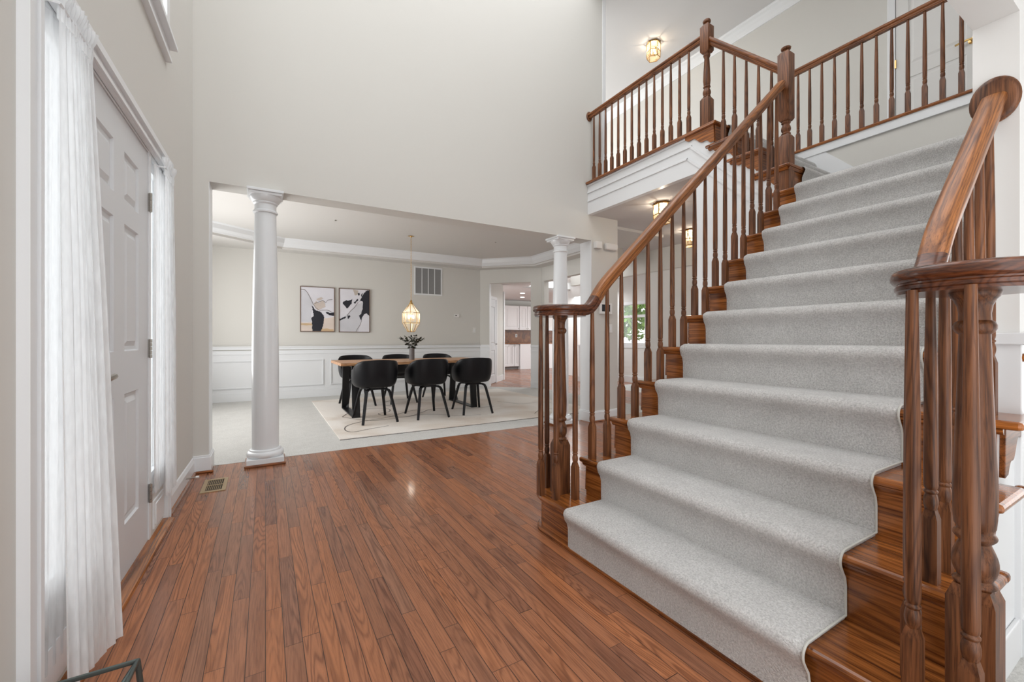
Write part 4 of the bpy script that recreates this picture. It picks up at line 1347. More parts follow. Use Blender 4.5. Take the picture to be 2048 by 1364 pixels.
# upper hall: wall under railing, fascia, far wall, ceiling
uw = MB(); uw.box((XP, YW1, 1.5), (XP + 0.1, 2.60, UP - 0.11))
struct('wall_landing', uw, M['wall'], 'wall above the landing below the upper hall railing')
uf = MB(); uf.box((XP - 0.012, YW1, UP - 0.105), (XP + 0.1, 2.60, UP - 0.028)); uf.box((XP - 0.020, YW1, UP - 0.110), (XP - 0.001, 2.60, UP - 0.095))
uf.box((XP - 0.012, YW1, LAND), (XP, 1.62, LAND + 0.14))
pz = lambda y: LAND + RISE + (y - N12) * RISE / RUN2
uf.prism([(1.56, LAND + 0.001), (1.56, LAND + 0.14), (1.60, pz(1.64) + 0.135), (2.08, UP - 0.10), (2.60, UP - 0.10), (2.60, UP - 0.35), (1.75, LAND + 0.001)], 'x', XP - 0.012, XP)
struct('trim_13', uf, M['trim'], 'white skirt and fascia boards on the landing wall', 'trim')
un = MB(); un.box((XP - 0.03, YW1, UP - 0.028), (XP + 0.06, 2.50, UP))
struct('trim_14', un, M['oak_y'], 'dark oak nosing below the upper hall railing', 'trim', bevel=0.011)
hw = MB(); hw.box((XH, -0.4, UP - 0.03), (XH + 0.12, 9.6, CEIL2 + 0.02))
struct('wall_upper_hall', hw, M['wall'], 'far wall of the upper hall behind the railings')
hw = MB(); hw.box((3.5, 9.5, UP - 0.03), (XH + 0.12, 9.62, CEIL2 + 0.02))
struct('wall_upper_end', hw, M['wall'], 'end wall of the upper hall')
uc = MB(); uc.box((3.60, -0.4, CEIL2), (XH + 0.12, 9.6, CEIL2 + 0.06))
struct('ceiling_upper', uc, M['hall_ceiling'], 'ceiling of the upper hall', 'ceiling')
cm = MB()
cpr = [(0, -0.135), (-0.015, -0.135), (-0.02, -0.118), (-0.045, -0.085), (-0.085, -0.045), (-0.115, -0.028), (-0.12, -0.012), (-0.12, 0), (0, 0)]
cm.prism([(XH + a, CEIL2 + b) for a, b in cpr], 'y', -0.4, 9.5)
struct('trim_15', cm, M['trim'], 'white crown moulding of the upper hall wall', 'trim')
bbm = MB().box((XH - 0.016, -0.3, UP), (XH, 9.5, UP + 0.13))
struct('baseboard_upper', bbm, M['trim'], 'white baseboard of the upper hall', 'baseboard')
# upper hall door
ud = thing('door_2', (XH, 1.55, UP), 'white panelled closet door in the upper hall behind the railing', 'door'); ud['kind'] = 'structure'
def HX(p): return Vector((XH - p[1], p[0], p[2]))
lf = MB(HX)
dy0, dy1 = 1.22, 1.86
rects = [(dy0 + 0.10, dy1 - 0.10, UP + 0.20, UP + 0.82), (dy0 + 0.10, dy1 - 0.10, UP + 0.95, UP + 1.9)]
panelled_leaf(lf, dy0, dy1, UP + 0.012, UP + 2.02, rects, 0.012, 0.0)
lf.build('leaf', M['wall_light'], ud, recalc=False)
cs = MB(HX)
for a, b in ((dy0 - 0.075, dy0 - 0.006), (dy1 + 0.006, dy1 + 0.075)): cs.box((a, 0, UP), (b, 0.02, UP + 2.1))
cs.box((dy0 - 0.075, 0, UP + 2.03), (dy1 + 0.075, 0.02, UP + 2.1))
cs.build('casing', M['trim'], ud, bevel=0.004)
for zz in (0.25, 1.02, 1.80):
    MB(HX).box((dy1 - 0.004, 0.004, UP + zz - 0.045), (dy1 + 0.010, 0.024, UP + zz + 0.045)).build('hinge', M['brass'], ud)
hd = MB(HX); hd.tube([(dy0 + 0.06, 0.012, UP + 0.93), (dy0 + 0.06, 0.06, UP + 0.93), (dy0 + 0.09, 0.065, UP + 0.93), (dy0 + 0.17, 0.06, UP + 0.925)], 0.010, 8)
hd.prism([(dy0 + 0.06 + 0.03 * math.cos(k * PI / 8), UP + 0.93 + 0.03 * math.sin(k * PI / 8)) for k in range(16)], 'y', 0.010, 0.020)
hd.build('handle', M['brass'], ud)

# wall beside the stair and the header above the opening at its foot
ww = MB()
ww.box((XW, YW0, 0), (6.0, YW1, 6.0)); ww.box((-0.2, YW0, SOF), (XW, YW1, 6.0))
struct('wall_right', ww, M['wall_light'], 'pale wall at the right of the stair with the opening beside the volute')
wj = MB(); wj.box((XW - 0.008, YW0 - 0.006, 0.0), (XW, YW1 + 0.004, 1.06)); wj.box((XW - 0.02, YW0 - 0.02, 1.055), (XW, YW1 + 0.012, 1.095)); wj.box((XW, YW0 - 0.012, 1.055), (6, YW0, 1.095)); wj.box((XW, YW0 - 0.006, 0.0), (6, YW0, 1.055))
wj.box((XW, YW0 - 0.018, 0), (6, YW0, 0.13))
struct('trim_16', wj, M['trim'], 'white chair rail and panel at the end of the stair wall', 'trim', bevel=0.003)

# ---------------------------------------------------------------- carpet runner
def runner_profile(top, thick, nlast):
    """list of (x,z) along the surface, offset by thick"""
    pts = []
    t = thick
    for n in range(1, nlast + 1):
        x, z = nose(n), n * RISE
        xr = x + 0.024
        rt = min(t, 0.007)
        pts.append((xr - rt, (n - 1) * RISE + t if n > 1 else 0.004))
        pts.append((xr - rt - 0.001, z - 0.095))
        pts.append((xr - rt - 0.008, z - 0.066))
        pts.append((xr - rt - 0.022, z - 0.046))
        for k in range(9):
            a = PI * 1.15 - (PI * 0.65) * k / 8
            pts.append((x + 0.014 + (0.014 + t) * math.cos(a), z - 0.014 + (0.014 + t) * math.sin(a)))
        pts.append((x + 0.10, z + t))
    return pts
def runner_mesh(y0, y1, nlast, tail, yw=1):
    mb = MB()
    top = runner_profile(0, 0.019, nlast) + tail
    bot = runner_profile(0, 0.001, nlast) + [(a, b - 0.013) for a, b in tail]
    NY = 60
    vs = []
    for j in range(NY + 1):
        y = y0 + (y1 - y0) * j / NY
        edge = 1.0 if 0 < j < NY else 0.55
        for (a, b), (c_, d) in zip(top, bot):
            vs.append((c_ + (a - c_) * edge, y, d + (b - d) * edge))
    k = len(top); fs = []
    for j in range(NY):
        for i in range(k - 1): fs.append((j * k + i, j * k + i + 1, (j + 1) * k + i + 1, (j + 1) * k + i))
    mb.add(vs, fs, 0, True)
    # edges
    for y in (y0, y1):
        o = len(mb.v)
        e = [(c_ + (a - c_) * 0.55, y, d + (b - d) * 0.55) for (a, b), (c_, d) in zip(top, bot)] + [(c_, y, d) for c_, d in bot]
        mb.add(e, [(i, i + 1, i + 1 + k, i + k) for i in range(k - 1)], 0, False)
    return mb, top
CY0, CY1 = 0.605, 1.70
rn = thing('stair_runner', (2.4, 1.15, 0.0), 'light grey plush carpet runner covering the middle of the stairs', 'carpet runner')
tail = [(3.7, LAND + 0.019), (4.6, LAND + 0.019)]
mb, topp = runner_mesh(CY0, CY1, 11, tail)
mb.build('main_strip', M['runner'], rn, recalc=True)
pile_edge = MB()
for y in (CY0 - 0.004,):
    P = [Vector((a + (0.003), y, b - 0.004)) for a, b in topp]
    pile_edge.sweep(P, [(0.0036 * math.cos(t), 0.0036 * math.sin(t)) for t in [k * PI / 3 for k in range(6)]], 0, True, up=(0, 1, 0))
pile_edge.build('bound_edge', M['binding'], rn, label='pale grey bound edge')
# second flight strip, runs along +y
mb = MB()
pf = []
t_ = 0.014
for k in range(4):
    y, z = N12 + RUN2 * k, (12 + k) * RISE
    pf += [(y + 0.024 - t_, z - RISE + t_), (y + 0.024 - t_, z - 0.075)]
    for q in range(9):
        a = PI * 1.15 - (PI * 0.65) * q / 8
        pf.append((y + 0.014 + (0.014 + t_) * math.cos(a), z - 0.014 + (0.014 + t_) * math.sin(a)))
pf = [(CY0 + 0.0, LAND + 0.0145)] + pf + [(2.9, UP + 0.0135)]
vs, fs = [], []
xs = [3.74, 3.76, 4.0, 4.3, 4.6, 4.86, 4.877]
for x in xs:
    for a, b in pf: vs.append((x, a, b - (0.008 if x in (xs[0], xs[-1]) else 0)))
k = len(pf)
for j in range(len(xs) - 1):
    for i in range(k - 1): fs.append((j * k + i, (j + 1) * k + i, (j + 1) * k + i + 1, j * k + i + 1))
mb.add(vs, fs, 0, True)
mb.build('upper_strip', M['runner'], rn, recalc=False)

# ---------------------------------------------------------------- railings
def baluster(cx, cy, z0, z1, mat='oak_z'):
    """square block at the foot, turned collar, long taper"""
    mb = MB()
    bh = 0.185
    h = 0.0165
    mb.sqloft((cx, cy, z0), [(h, 0), (h, bh - 0.012), (0.0105, bh + 0.014)])
    pr = [(0.0105, bh + 0.008), (0.0125, bh + 0.014)]
    for k in range(9):
        q = k / 8
        pr.append((0.0112 + 0.0046 * math.sin(PI * (0.12 + 0.78 * q)), bh + 0.016 + 0.038 * q))
    pr += [(0.0118, bh + 0.0555)]
    for k in range(6):
        q = k / 5
        pr.append((0.0125 + 0.0030 * math.sin(PI * q), bh + 0.057 + 0.010 * q))
    pr += [(0.0118, bh + 0.0685), (0.0138, bh + 0.0715), (0.0150, bh + 0.080), (0.0152, bh + 0.14)]
    L = z1 - z0
    pr += [(0.0140, bh + 0.14 + (L - bh - 0.14) * 0.5), (0.0098, L)]
    mb.lathe((cx, cy, z0), pr, 16)
    return mb
RAILP = [(-0.019, -0.031), (0.019, -0.031), (0.020, -0.024), (0.0235, -0.021), (0.0245, -0.013), (0.0215, -0.010), (0.0215, -0.006), (0.0260, -0.004), (0.0315, 0.004), (0.0325, 0.013), (0.0305, 0.021), (0.0255, 0.0265), (0.016, 0.0295), (0.0, 0.0305),
         (-0.016, 0.0295), (-0.0255, 0.0265), (-0.0305, 0.021), (-0.0325, 0.013), (-0.0315, 0.004), (-0.0260, -0.004), (-0.0215, -0.006), (-0.0215, -0.010), (-0.0245, -0.013), (-0.0235, -0.021), (-0.020, -0.024)]
def rail_top(x, sgn=1): return 2.208 + 0.912 * (x - 2.517) if sgn > 0 else 1.482 + 0.975 * (x - 1.72)      # top of the sloping handrail
def volute_path(cx, cy, yline, sgn, x_end, VOL_TOP):
    """centre line from the upper end down into the spiral"""
    c_up = 0.032
    path = []
    xs_ = 1.72
    n = 14
    for k in range(n):
        x = x_end + (xs_ - x_end) * k / n
        path.append((x, yline, rail_top(x, sgn) - 0.041))
    # easing to level
    zt0 = rail_top(xs_, sgn) - 0.041; zl = VOL_TOP - 0.030
    P0, P1, P2, P3 = (xs_, zt0), (xs_ - 0.16, zt0 - 0.16 * 0.912), (1.60, zl), (cx + 0.03, zl)
    for k in range(13):
        t = k / 12
        a, b, c_, d = (1 - t) ** 3, 3 * t * (1 - t) ** 2, 3 * t * t * (1 - t), t ** 3
        path.append((a * P0[0] + b * P1[0] + c_ * P2[0] + d * P3[0], yline, a * P0[1] + b * P1[1] + c_ * P2[1] + d * P3[1]))
    r0 = abs(yline - cy)
    path.append((cx, yline, zl))
    return path
def bead(r, dr, z0, z1, n=7):
    return [(r + dr * math.sin(PI * k / n), z0 + (z1 - z0) * k / n) for k in range(n + 1)]
def vase(ra, rb, rmax, z0, z1, n=12, skew=0.8):
    out = []
    for k in range(n + 1):
        q = k / n
        base = ra + (rb - ra) * q
        out.append((base + (rmax - base) * math.sin(PI * q ** skew) ** 1.1, z0 + (z1 - z0) * q))
    return out
def newel_volute(cx, cy, z0, z1):
    mb = MB()
    h = 0.040; bh = 0.30
    # chamfered square block as an octagonal-ish loft
    mb.sqloft((cx, cy, z0), [(h, 0), (h, bh - 0.03), (0.030, bh + 0.0)])
    pr = [(0.030, bh - 0.012), (0.033, bh - 0.004)] + bead(0.031, 0.006, bh - 0.002, bh + 0.014) + vase(0.029, 0.026, 0.0385, bh + 0.018, bh + 0.100) + bead(0.030, 0.0065, bh + 0.104, bh + 0.126) + [(0.030, bh + 0.130), (0.034, bh + 0.137),
          (0.036, bh + 0.16), (0.037, bh + 0.22), (0.031, bh + 0.40), (0.026, z1 - z0 - 0.108), (0.031, z1 - z0 - 0.104), (0.0355, z1 - z0 - 0.096), (0.036, z1 - z0 - 0.088), (0.0325, z1 - z0 - 0.080), (0.027, z1 - z0 - 0.076), (0.0265, z1 - z0 - 0.060), (0.029, z1 - z0 - 0.042), (0.035, z1 - z0 - 0.028), (0.040, z1 - z0 - 0.022), (0.043, z1 - z0 - 0.014), (0.043, z1 - z0 - 0.006), (0.039, z1 - z0)]
    mb.lathe((cx, cy, z0), pr, 32)
    return mb
def stair_rail(name, cx, cy, yline, sgn, x_end, label, nmax, vol_b, VOL_TOP):
    t = thing(name, (cx, cy, RISE), label, 'railing', 'oak railings of the main flight')
    path = volute_path(cx, cy, yline, sgn, x_end, VOL_TOP)
    i0 = 20
    MB().sweep(path[:i0], RAILP).build('handrail', M['rail_x'], t)
    r0 = abs(yline - cy)
    side = [(0.0, -0.031)] + [p for p in RAILP if p[0] > 0 or p[1] > 0.03]
    prof = [(r0 - 0.03, -0.031)] + [(r0 + a, b_) for a, b_ in RAILP[1:13]] + [(r0 - 0.03, 0.0305)]
    vol = MB().sweep(path[i0 - 1:], RAILP)
    vol.lathe((cx, cy, VOL_TOP - 0.030), [(0.001, -0.031)] + prof + [(0.03, 0.0325), (0.001, 0.0328)], 64)
    vol.build('volute', M['volute'], t)
    newel_volute(cx, cy, RISE, VOL_TOP - 0.050).build('newel_post', M['oak_z'], t)
    for bx, by in vol_b: baluster(bx, by, RISE, VOL_TOP - 0.055).build('baluster', M['oak_z'], t)
    for n in range(2, nmax + 1):
        for dx in (0.045, 0.045 + RUN / 2):
            x = nose(n) + dx
            if x > x_end - 0.05: continue
            # underside of the rail: eased part near the volute
            zt = rail_top(x, sgn) - 0.070
            if x < 1.75:
                zz = [p for p in path[:26]]
                zt = min(zz, key=lambda p: abs(p[0] - x))[2] - 0.027
            baluster(x, yline, n * RISE, zt).build('baluster', M['oak_z'], t)
    return t
lr = stair_rail('stair_railing', 1.445, 1.925, YL, 1, 3.53, 'long oak railing on the left side of the main flight, up to the landing newel', 10,
                [(1.325, 1.945), (1.362, 1.852), (1.452, 1.80), (1.427, 2.03)], 1.262)
rr_ = stair_rail('stair_railing', 1.42, 0.300, YR, -1, XW - 0.01, 'short oak railing on the right side, ending in a wall rosette', 4,
                [(1.305, 0.375), (1.275, 0.275), (1.43, 0.415), (1.37, 0.195)], 1.243)
ros = MB()
zc = rail_top(XW, -1) - 0.045
ros_pts = []
for k, (r, d) in enumerate([(0.078, 0.0), (0.080, 0.010), (0.074, 0.018), (0.062, 0.022), (0.0, 0.022)]):
    ros_pts.append((r, d))
vs, fs = [], []
SEG = 32
for r, d in ros_pts:
    for k in range(SEG):
        a = 2 * PI * k / SEG
        vs.append((XW - d, YR + r * 0.78 * math.cos(a), zc + r * math.sin(a)))
for i in range(len(ros_pts) - 1):
    for k in range(SEG):
        fs.append((i * SEG + k, i * SEG + (k + 1) % SEG, (i + 1) * SEG + (k + 1) % SEG, (i + 1) * SEG + k))
ros.add(vs, fs, 0, True)
ros.build('rosette', M['oak_z'], rr_)

def newel_box(cx, cy, zs, cap_r=0.036):
    """zs: base, lower block top, upper block bottom, upper block top, cap top"""
    z0, z1, z2, z3, z4 = zs
    mb = MB()
    h = 0.043
    mb.sqloft((cx, cy, 0), [(h, z0), (h, z1 - 0.022), (0.030, z1)])
    L = z2 - z1
    if L > 0.2:
        pr = [(0.030, z1 - 0.006)] + bead(0.029, 0.006, z1 - 0.002, z1 + 0.014) + vase(0.027, 0.024, 0.036, z1 + 0.018, z1 + 0.088) + bead(0.027, 0.006, z1 + 0.092, z1 + 0.110) + [(0.028, z1 + 0.114),
              (0.033, z1 + 0.16), (0.030, z1 + 0.24), (0.022, z2 - 0.045), (0.028, z2 - 0.035), (0.032, z2 - 0.022), (0.028, z2 - 0.012), (0.034, z2 + 0.002)]
    else:
        pr = [(0.030, z1 - 0.004)] + bead(0.028, 0.006, z1, z1 + 0.018) + vase(0.026, 0.024, 0.034, z1 + 0.022, z2 - 0.026) + bead(0.027, 0.006, z2 - 0.022, z2 - 0.004) + [(0.032, z2 + 0.004)]
    mb.lathe((cx, cy, 0), pr, 28)
    mb.sqloft((cx, cy, 0), [(0.032, z2), (h, z2 + 0.02), (h, z3 - 0.022), (0.026, z3)])
    mb.lathe((cx, cy, 0), [(0.024, z3 - 0.002), (0.020, z3 + 0.010), (0.033, z3 + 0.018), (cap_r, z3 + 0.030), (0.031, z4 - 0.008), (0.016, z4)], 20)
    return mb
N2P = (3.598, 1.80); N1P = (3.59, 2.495)
newel_box(*N2P, (LAND, 2.705, 2.816, 3.372, 3.415)).build('landing_newel', M['oak_z'], lr)
# second flight railing
r2 = thing('stair_railing', (N1P[0], N1P[1], UP), 'short steep oak railing between the landing newel and the balcony newel', 'railing')
newel_box(*N1P, (UP, 3.346, 3.765, 4.035, 4.085)).build('newel_post', M['oak_z'], r2)
za, zb = 3.915, 3.285
MB().sweep([(N1P[0], N1P[1] - 0.03, za - 0.045), (N2P[0], N2P[1] + 0.03, zb - 0.045)], RAILP).build('handrail', M['rail_slope_y'], r2)
def r2z(y): return zb + (za - zb) * (y - 1.83) / (2.465 - 1.83) - 0.085
for k in range(6):
    y = 1.905 + k * 0.105
    n = 12 + int((y - N12 - 0.01) / RUN2)
    if k == 5: continue
    baluster(3.585, y, n * RISE, r2z(y)).build('baluster', M['oak_z'], r2)
# balcony railing
r3 = thing('balcony_railing', (3.59, 3.3, UP), 'oak balcony railing from the newel to the rosette on the tall wall', 'railing')
RT = 3.965
MB().sweep([(3.59, N1P[1] + 0.04, RT - 0.035), (3.59, YH0 - 0.02, RT - 0.035)], RAILP).build('handrail', M['rail_y'], r3)
rs = MB(); vs, fs = [], []
for r, d in [(0.060, 0.0), (0.062, 0.010), (0.052, 0.018), (0.0, 0.018)]:
    for k in range(24):
        a = 2 * PI * k / 24; vs.append((3.59 + r * 0.75 * math.cos(a), YH0 - d, RT - 0.035 + r * math.sin(a)))
for i in range(3):
    for k in range(24): fs.append((i * 24 + k, i * 24 + (k + 1) % 24, (i + 1) * 24 + (k + 1) % 24, (i + 1) * 24 + k))
rs.add(vs, fs, 0, True); rs.build('rosette', M['oak_z'], r3)
for k in range(14): baluster(3.59, 4.075 - k * 0.1065, UP, RT - 0.062).build('baluster', M['oak_z'], r3)
# upper hall railing
M['oak_z_dark'] = wood('shaded_dark_oak_z', 'z', (0.045, 0.018, 0.012), (0.135, 0.052, 0.030), 0.34, 1.3, 0.25)
r4 = thing('hall_railing', (XP, 1.7, UP), 'dark oak railing of the upper hall behind the landing', 'railing')
MB().sweep([(XP + 0.02, 2.42, RT - 0.035), (XP + 0.02, 0.5, RT - 0.035)], RAILP).build('handrail', M['rail_y'], r4)
for k in range(17):
    y = 2.335 - k * 0.1113
    if y < 0.52: continue
    baluster(XP + 0.02, y, UP, RT - 0.062).build('baluster', M['oak_z'], r4)

# ---------------------------------------------------------------- ceiling lanterns (flush, brass)
def flush_light(x, y, z, label, power):
    t = thing('ceiling_lantern', (x, y, z), label, 'ceiling lamp', 'brass flush lanterns of the halls')
    MB().lathe((x, y, 0), [(0.105, z - 0.001), (0.110, z - 0.010), (0.098, z - 0.018), (0.060, z - 0.022)], 6, smooth=False).build('canopy', M['brass_dark'], t)
    fr = MB()
    rows = [(0.100, z - 0.02), (0.100, z - 0.14), (0.100, z - 0.145), (0.097, z - 0.235)]
    P = [[Vector((x + r * math.cos(PI / 3 * k + 0.3), y + r * math.sin(PI / 3 * k + 0.3), zz)) for k in range(6)] for r, zz in rows]
    for row in (P[0], P[1], P[3]):
        for k in range(6): fr.tube([row[k], row[(k + 1) % 6]], 0.005, 6)
    for a, b in zip(P, P[1:]):
        for k in range(6): fr.tube([a[k], b[k]], 0.005, 6)
    fr.build('frame', M['brass_dark'], t)
    gl = MB()
    for a, b in ((P[0], P[1]), (P[1], P[3])):
        for k in range(6): gl.add([a[k], a[(k + 1) % 6], b[(k + 1) % 6], b[k]], [(0, 1, 2, 3)])
    gl.add(P[3], [(0, 1, 2, 3, 4, 5)])
    gl.build('glass', M['amber_glass'], t)
    for k in range(3):
        a = 2 * PI * k / 3
        MB().lathe((x + 0.035 * math.cos(a), y + 0.035 * math.sin(a), z - 0.16), [(0.008, 0.07), (0.010, 0.05), (0.016, 0.03), (0.014, 0.01), (0.003, 0)], 10).build('bulb', M['bulb'], t)
    lamp('lantern_light', 'POINT', (x, y, z - 0.07), power, WARM, 0.012)
flush_light(5.12, 4.46, CEIL2, 'brass flush lantern on the upper hall ceiling', 3)
flush_light(4.02, 3.37, CEIL1, 'brass flush lantern under the balcony, partly hidden by the handrail', 4)
flush_light(5.36, 3.99, CEIL1, 'smaller-looking brass flush lantern farther down the lower hall ceiling', 4)
sd = MB().lathe((4.72, 3.02, 0), [(0.06, CEIL2 - 0.001), (0.058, CEIL2 - 0.02), (0.045, CEIL2 - 0.03), (0.0, CEIL2 - 0.031)], 20)
tag(sd.build('smoke_detector', M['plastic']), 'white smoke detector on the upper hall ceiling', 'smoke detector')

# ---------------------------------------------------------------- hall, family room, kitchen (seen through openings)
bw = MB(); bw.box((XH, 2.5, 2.28), (XH + 0.12, 7.6, CEIL1 + 0.05))
struct('wall_hall_bulkhead', bw, M['wall'], 'grey bulkhead across the lower hall')
bw = MB(); bw.box((XH + 0.03, 2.5, 0), (XH + 0.12, 5.35, 2.28))
struct('wall_hall_right', bw, M['wall_light'], 'pale wall panel of the lower hall behind the balusters')
bbm = MB().box((XH + 0.014, 2.5, 0), (XH + 0.03, 5.35, 0.14))
struct('baseboard_hall', bbm, M['trim'], 'white baseboard of the lower hall', 'baseboard')
fw = MB()
WY0, WY1, WZ0, WZ1 = 7.0, 7.85, 0.93, 1.92
fw.box((7.8, 3.5, 0), (7.92, WY0, 3.0)); fw.box((7.8, WY1, 0), (7.92, 10.6, 3.0)); fw.box((7.8, WY0, 0), (7.92, WY1, WZ0)); fw.box((7.8, WY0, WZ1), (7.92, WY1, 3.0))
fw.box((8.6, 10.55, 0), (8.7, 10.6, 3.0)) if False else None
struct('wall_family_room', fw, M['wall_light'], 'pale far wall of the room behind the hall with the garden window')
fw = MB().box((7.78, 3.5, 0), (7.8, 9.4, 0.15))
struct('baseboard_family_room', fw, M['trim'], 'white baseboard below the garden window', 'baseboard')
wf = MB()
x_ = 7.79
for a, b in (((WY0 - 0.06, WZ0 - 0.08), (WY1 + 0.06, WZ0)), ((WY0 - 0.06, WZ1), (WY1 + 0.06, WZ1 + 0.07)), ((WY0 - 0.06, WZ0), (WY0, WZ1)), ((WY1, WZ0), (WY1 + 0.06, WZ1)),
             ((WY0, 1.60), (WY1, 1.66)), ((WY0 + 0.39, WZ0), (WY0 + 0.45, 1.60)),
             ((WY0, WZ0 + 0.05), (WY0 + 0.05, 1.6)), ((WY1 - 0.05, WZ0 + 0.05), (WY1, 1.6)), ((WY0, WZ0), (WY0 + 0.39, WZ0 + 0.05)), ((WY0 + 0.45, WZ0), (WY1, WZ0 + 0.05))):
    wf.box((x_, a[0], a[1]), (x_ + 0.06, b[0], b[1]))
o = wf.build('window_4', M['trim'], bevel=0.004); tag(o, 'white window with green garden view seen between the balusters', 'window', kind='structure')
o['_org'] = tuple(o.location)
MB().box((7.84, WY0, WZ0), (7.845, WY1, WZ1)).build('pane', M['glass'], o)
for yy in (WY0 + 0.33, WY0 + 0.50): pass
tr_mat = plain('garden_foliage', (0.16, 0.30, 0.05), 0.7, var=0.6)
def foliage(cx, cy, cz, r, n, label):
    t = thing('garden_tree', (cx, cy, 0), label, 'tree')
    MB().tube([(cx, cy, 0), (cx + 0.05, cy, cz * 0.6), (cx, cy, cz)], 0.08, 8).build('trunk', M['stem'], t)
    mb = MB()
    for k in range(n):
        v = Vector((random.gauss(0, 1), random.gauss(0, 1), random.gauss(0, 1))).normalized() * r * random.random() ** 0.4
        p = Vector((cx, cy, cz)) + v
        d = Vector((random.uniform(-1, 1), random.uniform(-1, 1), random.uniform(-1, 1))).normalized() * 0.11
        e = d.cross(Vector((random.uniform(-1, 1), random.uniform(-1, 1), 1))).normalized() * 0.06
        mb.add([p - d, p + e, p + d, p - e], [(0, 1, 2, 3)])
    mb.build('crown', tr_mat, t, recalc=False)
foliage(9.2, 8.75, 1.9, 0.85, 900, 'leafy green tree outside the garden window')
# family room ceiling
struct('ceiling_family_room', MB().box((XH + 0.12, 3.5, 2.75), (8.0, 10.0, 2.80)), M['wall_light'], 'pale ceiling of the room behind the hall', 'ceiling')
# kitchen shell
KY = 13.1
kw = MB(); kw.box((3.6, KY + 0.36, 0), (13, KY + 0.48, 2.9))
struct('wall_kitchen', kw, M['wall'], 'kitchen wall behind the white cabinets')
struct('ceiling_kitchen', MB().prism([(3.9, 8.95), (5.32, 7.65), (6.12, 7.65), (6.12, 9.9), (12.9, 9.9), (12.9, 13.5), (3.9, 13.5)], 'z', 2.5, 2.55), M['hall_ceiling'], 'grey kitchen ceiling', 'ceiling')
# short diagonal wall with arched-panel door, left inside the kitchen doorway
DO = Vector((4.61, 8.89, 0)); DD = Vector((math.cos(PI / 4), math.sin(PI / 4), 0)); DN = Vector((math.sin(PI / 4), -math.cos(PI / 4), 0))
def DX(p): return DO + DD * p[0] + DN * p[1] + Vector((0, 0, p[2]))
dwl = MB(DX); dwl.box((-0.28, -0.1, 0), (1.12, 0, 2.5))
struct('wall_kitchen_passage', dwl, M['wall'], 'grey wall of the passage into the kitchen')
pd_ = thing('door_3', tuple(DX((0.4, 0, 0))), 'white pantry door with arched panels seen through the kitchen doorway', 'door'); pd_['kind'] = 'structure'
lf = MB(DX)
panelled_leaf(lf, -0.27, 0.41, 0.01, 2.03, [(-0.18, 0.30, 0.20, 0.80), (-0.18, 0.30, 0.95, 1.85)], 0.02, 0.0)
lf.build('leaf', M['door'], pd_, recalc=False)
cs = MB(DX); cs.box((0.41, 0, 0), (0.49, 0.028, 2.10)); cs.box((-0.27, 0, 2.03), (0.41, 0.028, 2.10)); cs.build('casing', M['trim'], pd_)
MB(DX).tube([(0.36, 0.02, 0.95), (0.36, 0.06, 0.95), (0.30, 0.065, 0.95)], 0.012, 8).build('knob', M['nickel'], pd_)
bd = MB(DX); bd.box((0.49, 0, 0), (1.10, 0.016, 0.14)); struct('baseboard_passage', bd, M['trim'], 'white baseboard of the kitchen passage', 'baseboard')
bd = MB(DX); bd.box((1.10, -0.14, 0), (1.18, 0.03, 2.32)); struct('trim_17', bd, M['trim'], 'white corner casing where the passage meets the kitchen', 'trim')

def cabinet(x0, x1, z0, z1, y, depth, ndoors, label, upper):
    t = thing('kitchen_cabinet', ((x0 + x1) / 2, y, z0), label, 'cabinet', 'white kitchen cabinets')
    MB().box((x0, y, z0), (x1, y + depth, z1)).build('body', M['cabinet'], t)
    wdt = (x1 - x0) / ndoors
    for k in range(ndoors):
        a, b = x0 + wdt * k + 0.006, x0 + wdt * (k + 1) - 0.006
        d = MB(); d.box((a, y - 0.02, z0 + 0.01), (b, y - 0.001, z1 - 0.01))
        for p, q in (((a, z0 + 0.01), (b, z0 + 0.09)), ((a, z1 - 0.09), (b, z1 - 0.01)), ((a, z0 + 0.09), (a + 0.07, z1 - 0.09)), ((b - 0.07, z0 + 0.09), (b, z1 - 0.09))):
            d.box((p[0], y - 0.034, p[1]), (q[0], y - 0.02, q[1]))
        d.box((a + 0.11, y - 0.030, z0 + 0.13), (b - 0.11, y - 0.02, z1 - 0.13))
        do = d.build('door', M['cabinet'], t, bevel=0.004)
        kx = b - 0.03 if k % 2 == 0 else a + 0.03
        kz = z0 + 0.06 if upper else z1 - 0.07
        MB().lathe((0, 0, 0), [(0.001, 0)], 3, cap=False) if False else None
        MB().box((kx - 0.012, y - 0.055, kz - 0.012), (kx + 0.012, y - 0.034, kz + 0.012)).build('knob', M['nickel'], do)
    return t
xx = 7.0
cabinet(7.0, 7.33, 1.40, 2.28, KY, 0.34, 1, 'narrow upper white kitchen cabinet at the left, beside the passage corner', True)
cabinet(7.34, 7.96, 1.40, 2.28, KY, 0.34, 1, 'upper white kitchen cabinet with one wide door, left of the paired doors', True)
cabinet(7.97, 9.0, 1.40, 2.28, KY, 0.34, 3, 'upper white kitchen cabinet with narrow doors, at the right of the doorway view', True)
cabinet(7.0, 7.37, 0.10, 0.90, KY - 0.32, 0.65, 1, 'lower white kitchen cabinet at the left under the brown backsplash', False)
cabinet(7.38, 7.80, 0.10, 0.90, KY - 0.27, 0.60, 2, 'lower white kitchen cabinet with two narrow doors under the backsplash', False)
pn = MB().box((7.81, KY - 0.36, 0.0), (9.5, KY + 0.3, 0.90)); tag(pn.build('kitchen_cabinet', M['cabinet']), 'plain white cabinet side right of the two narrow lower doors', 'cabinet')
MB_t = MB().box((xx, KY - 0.2, 0), (7.80, KY + 0.3, 0.098)); tag(MB_t.build('toe_kick', M['toe']), 'grey toe kick below the white kitchen cabinets', 'toe kick')
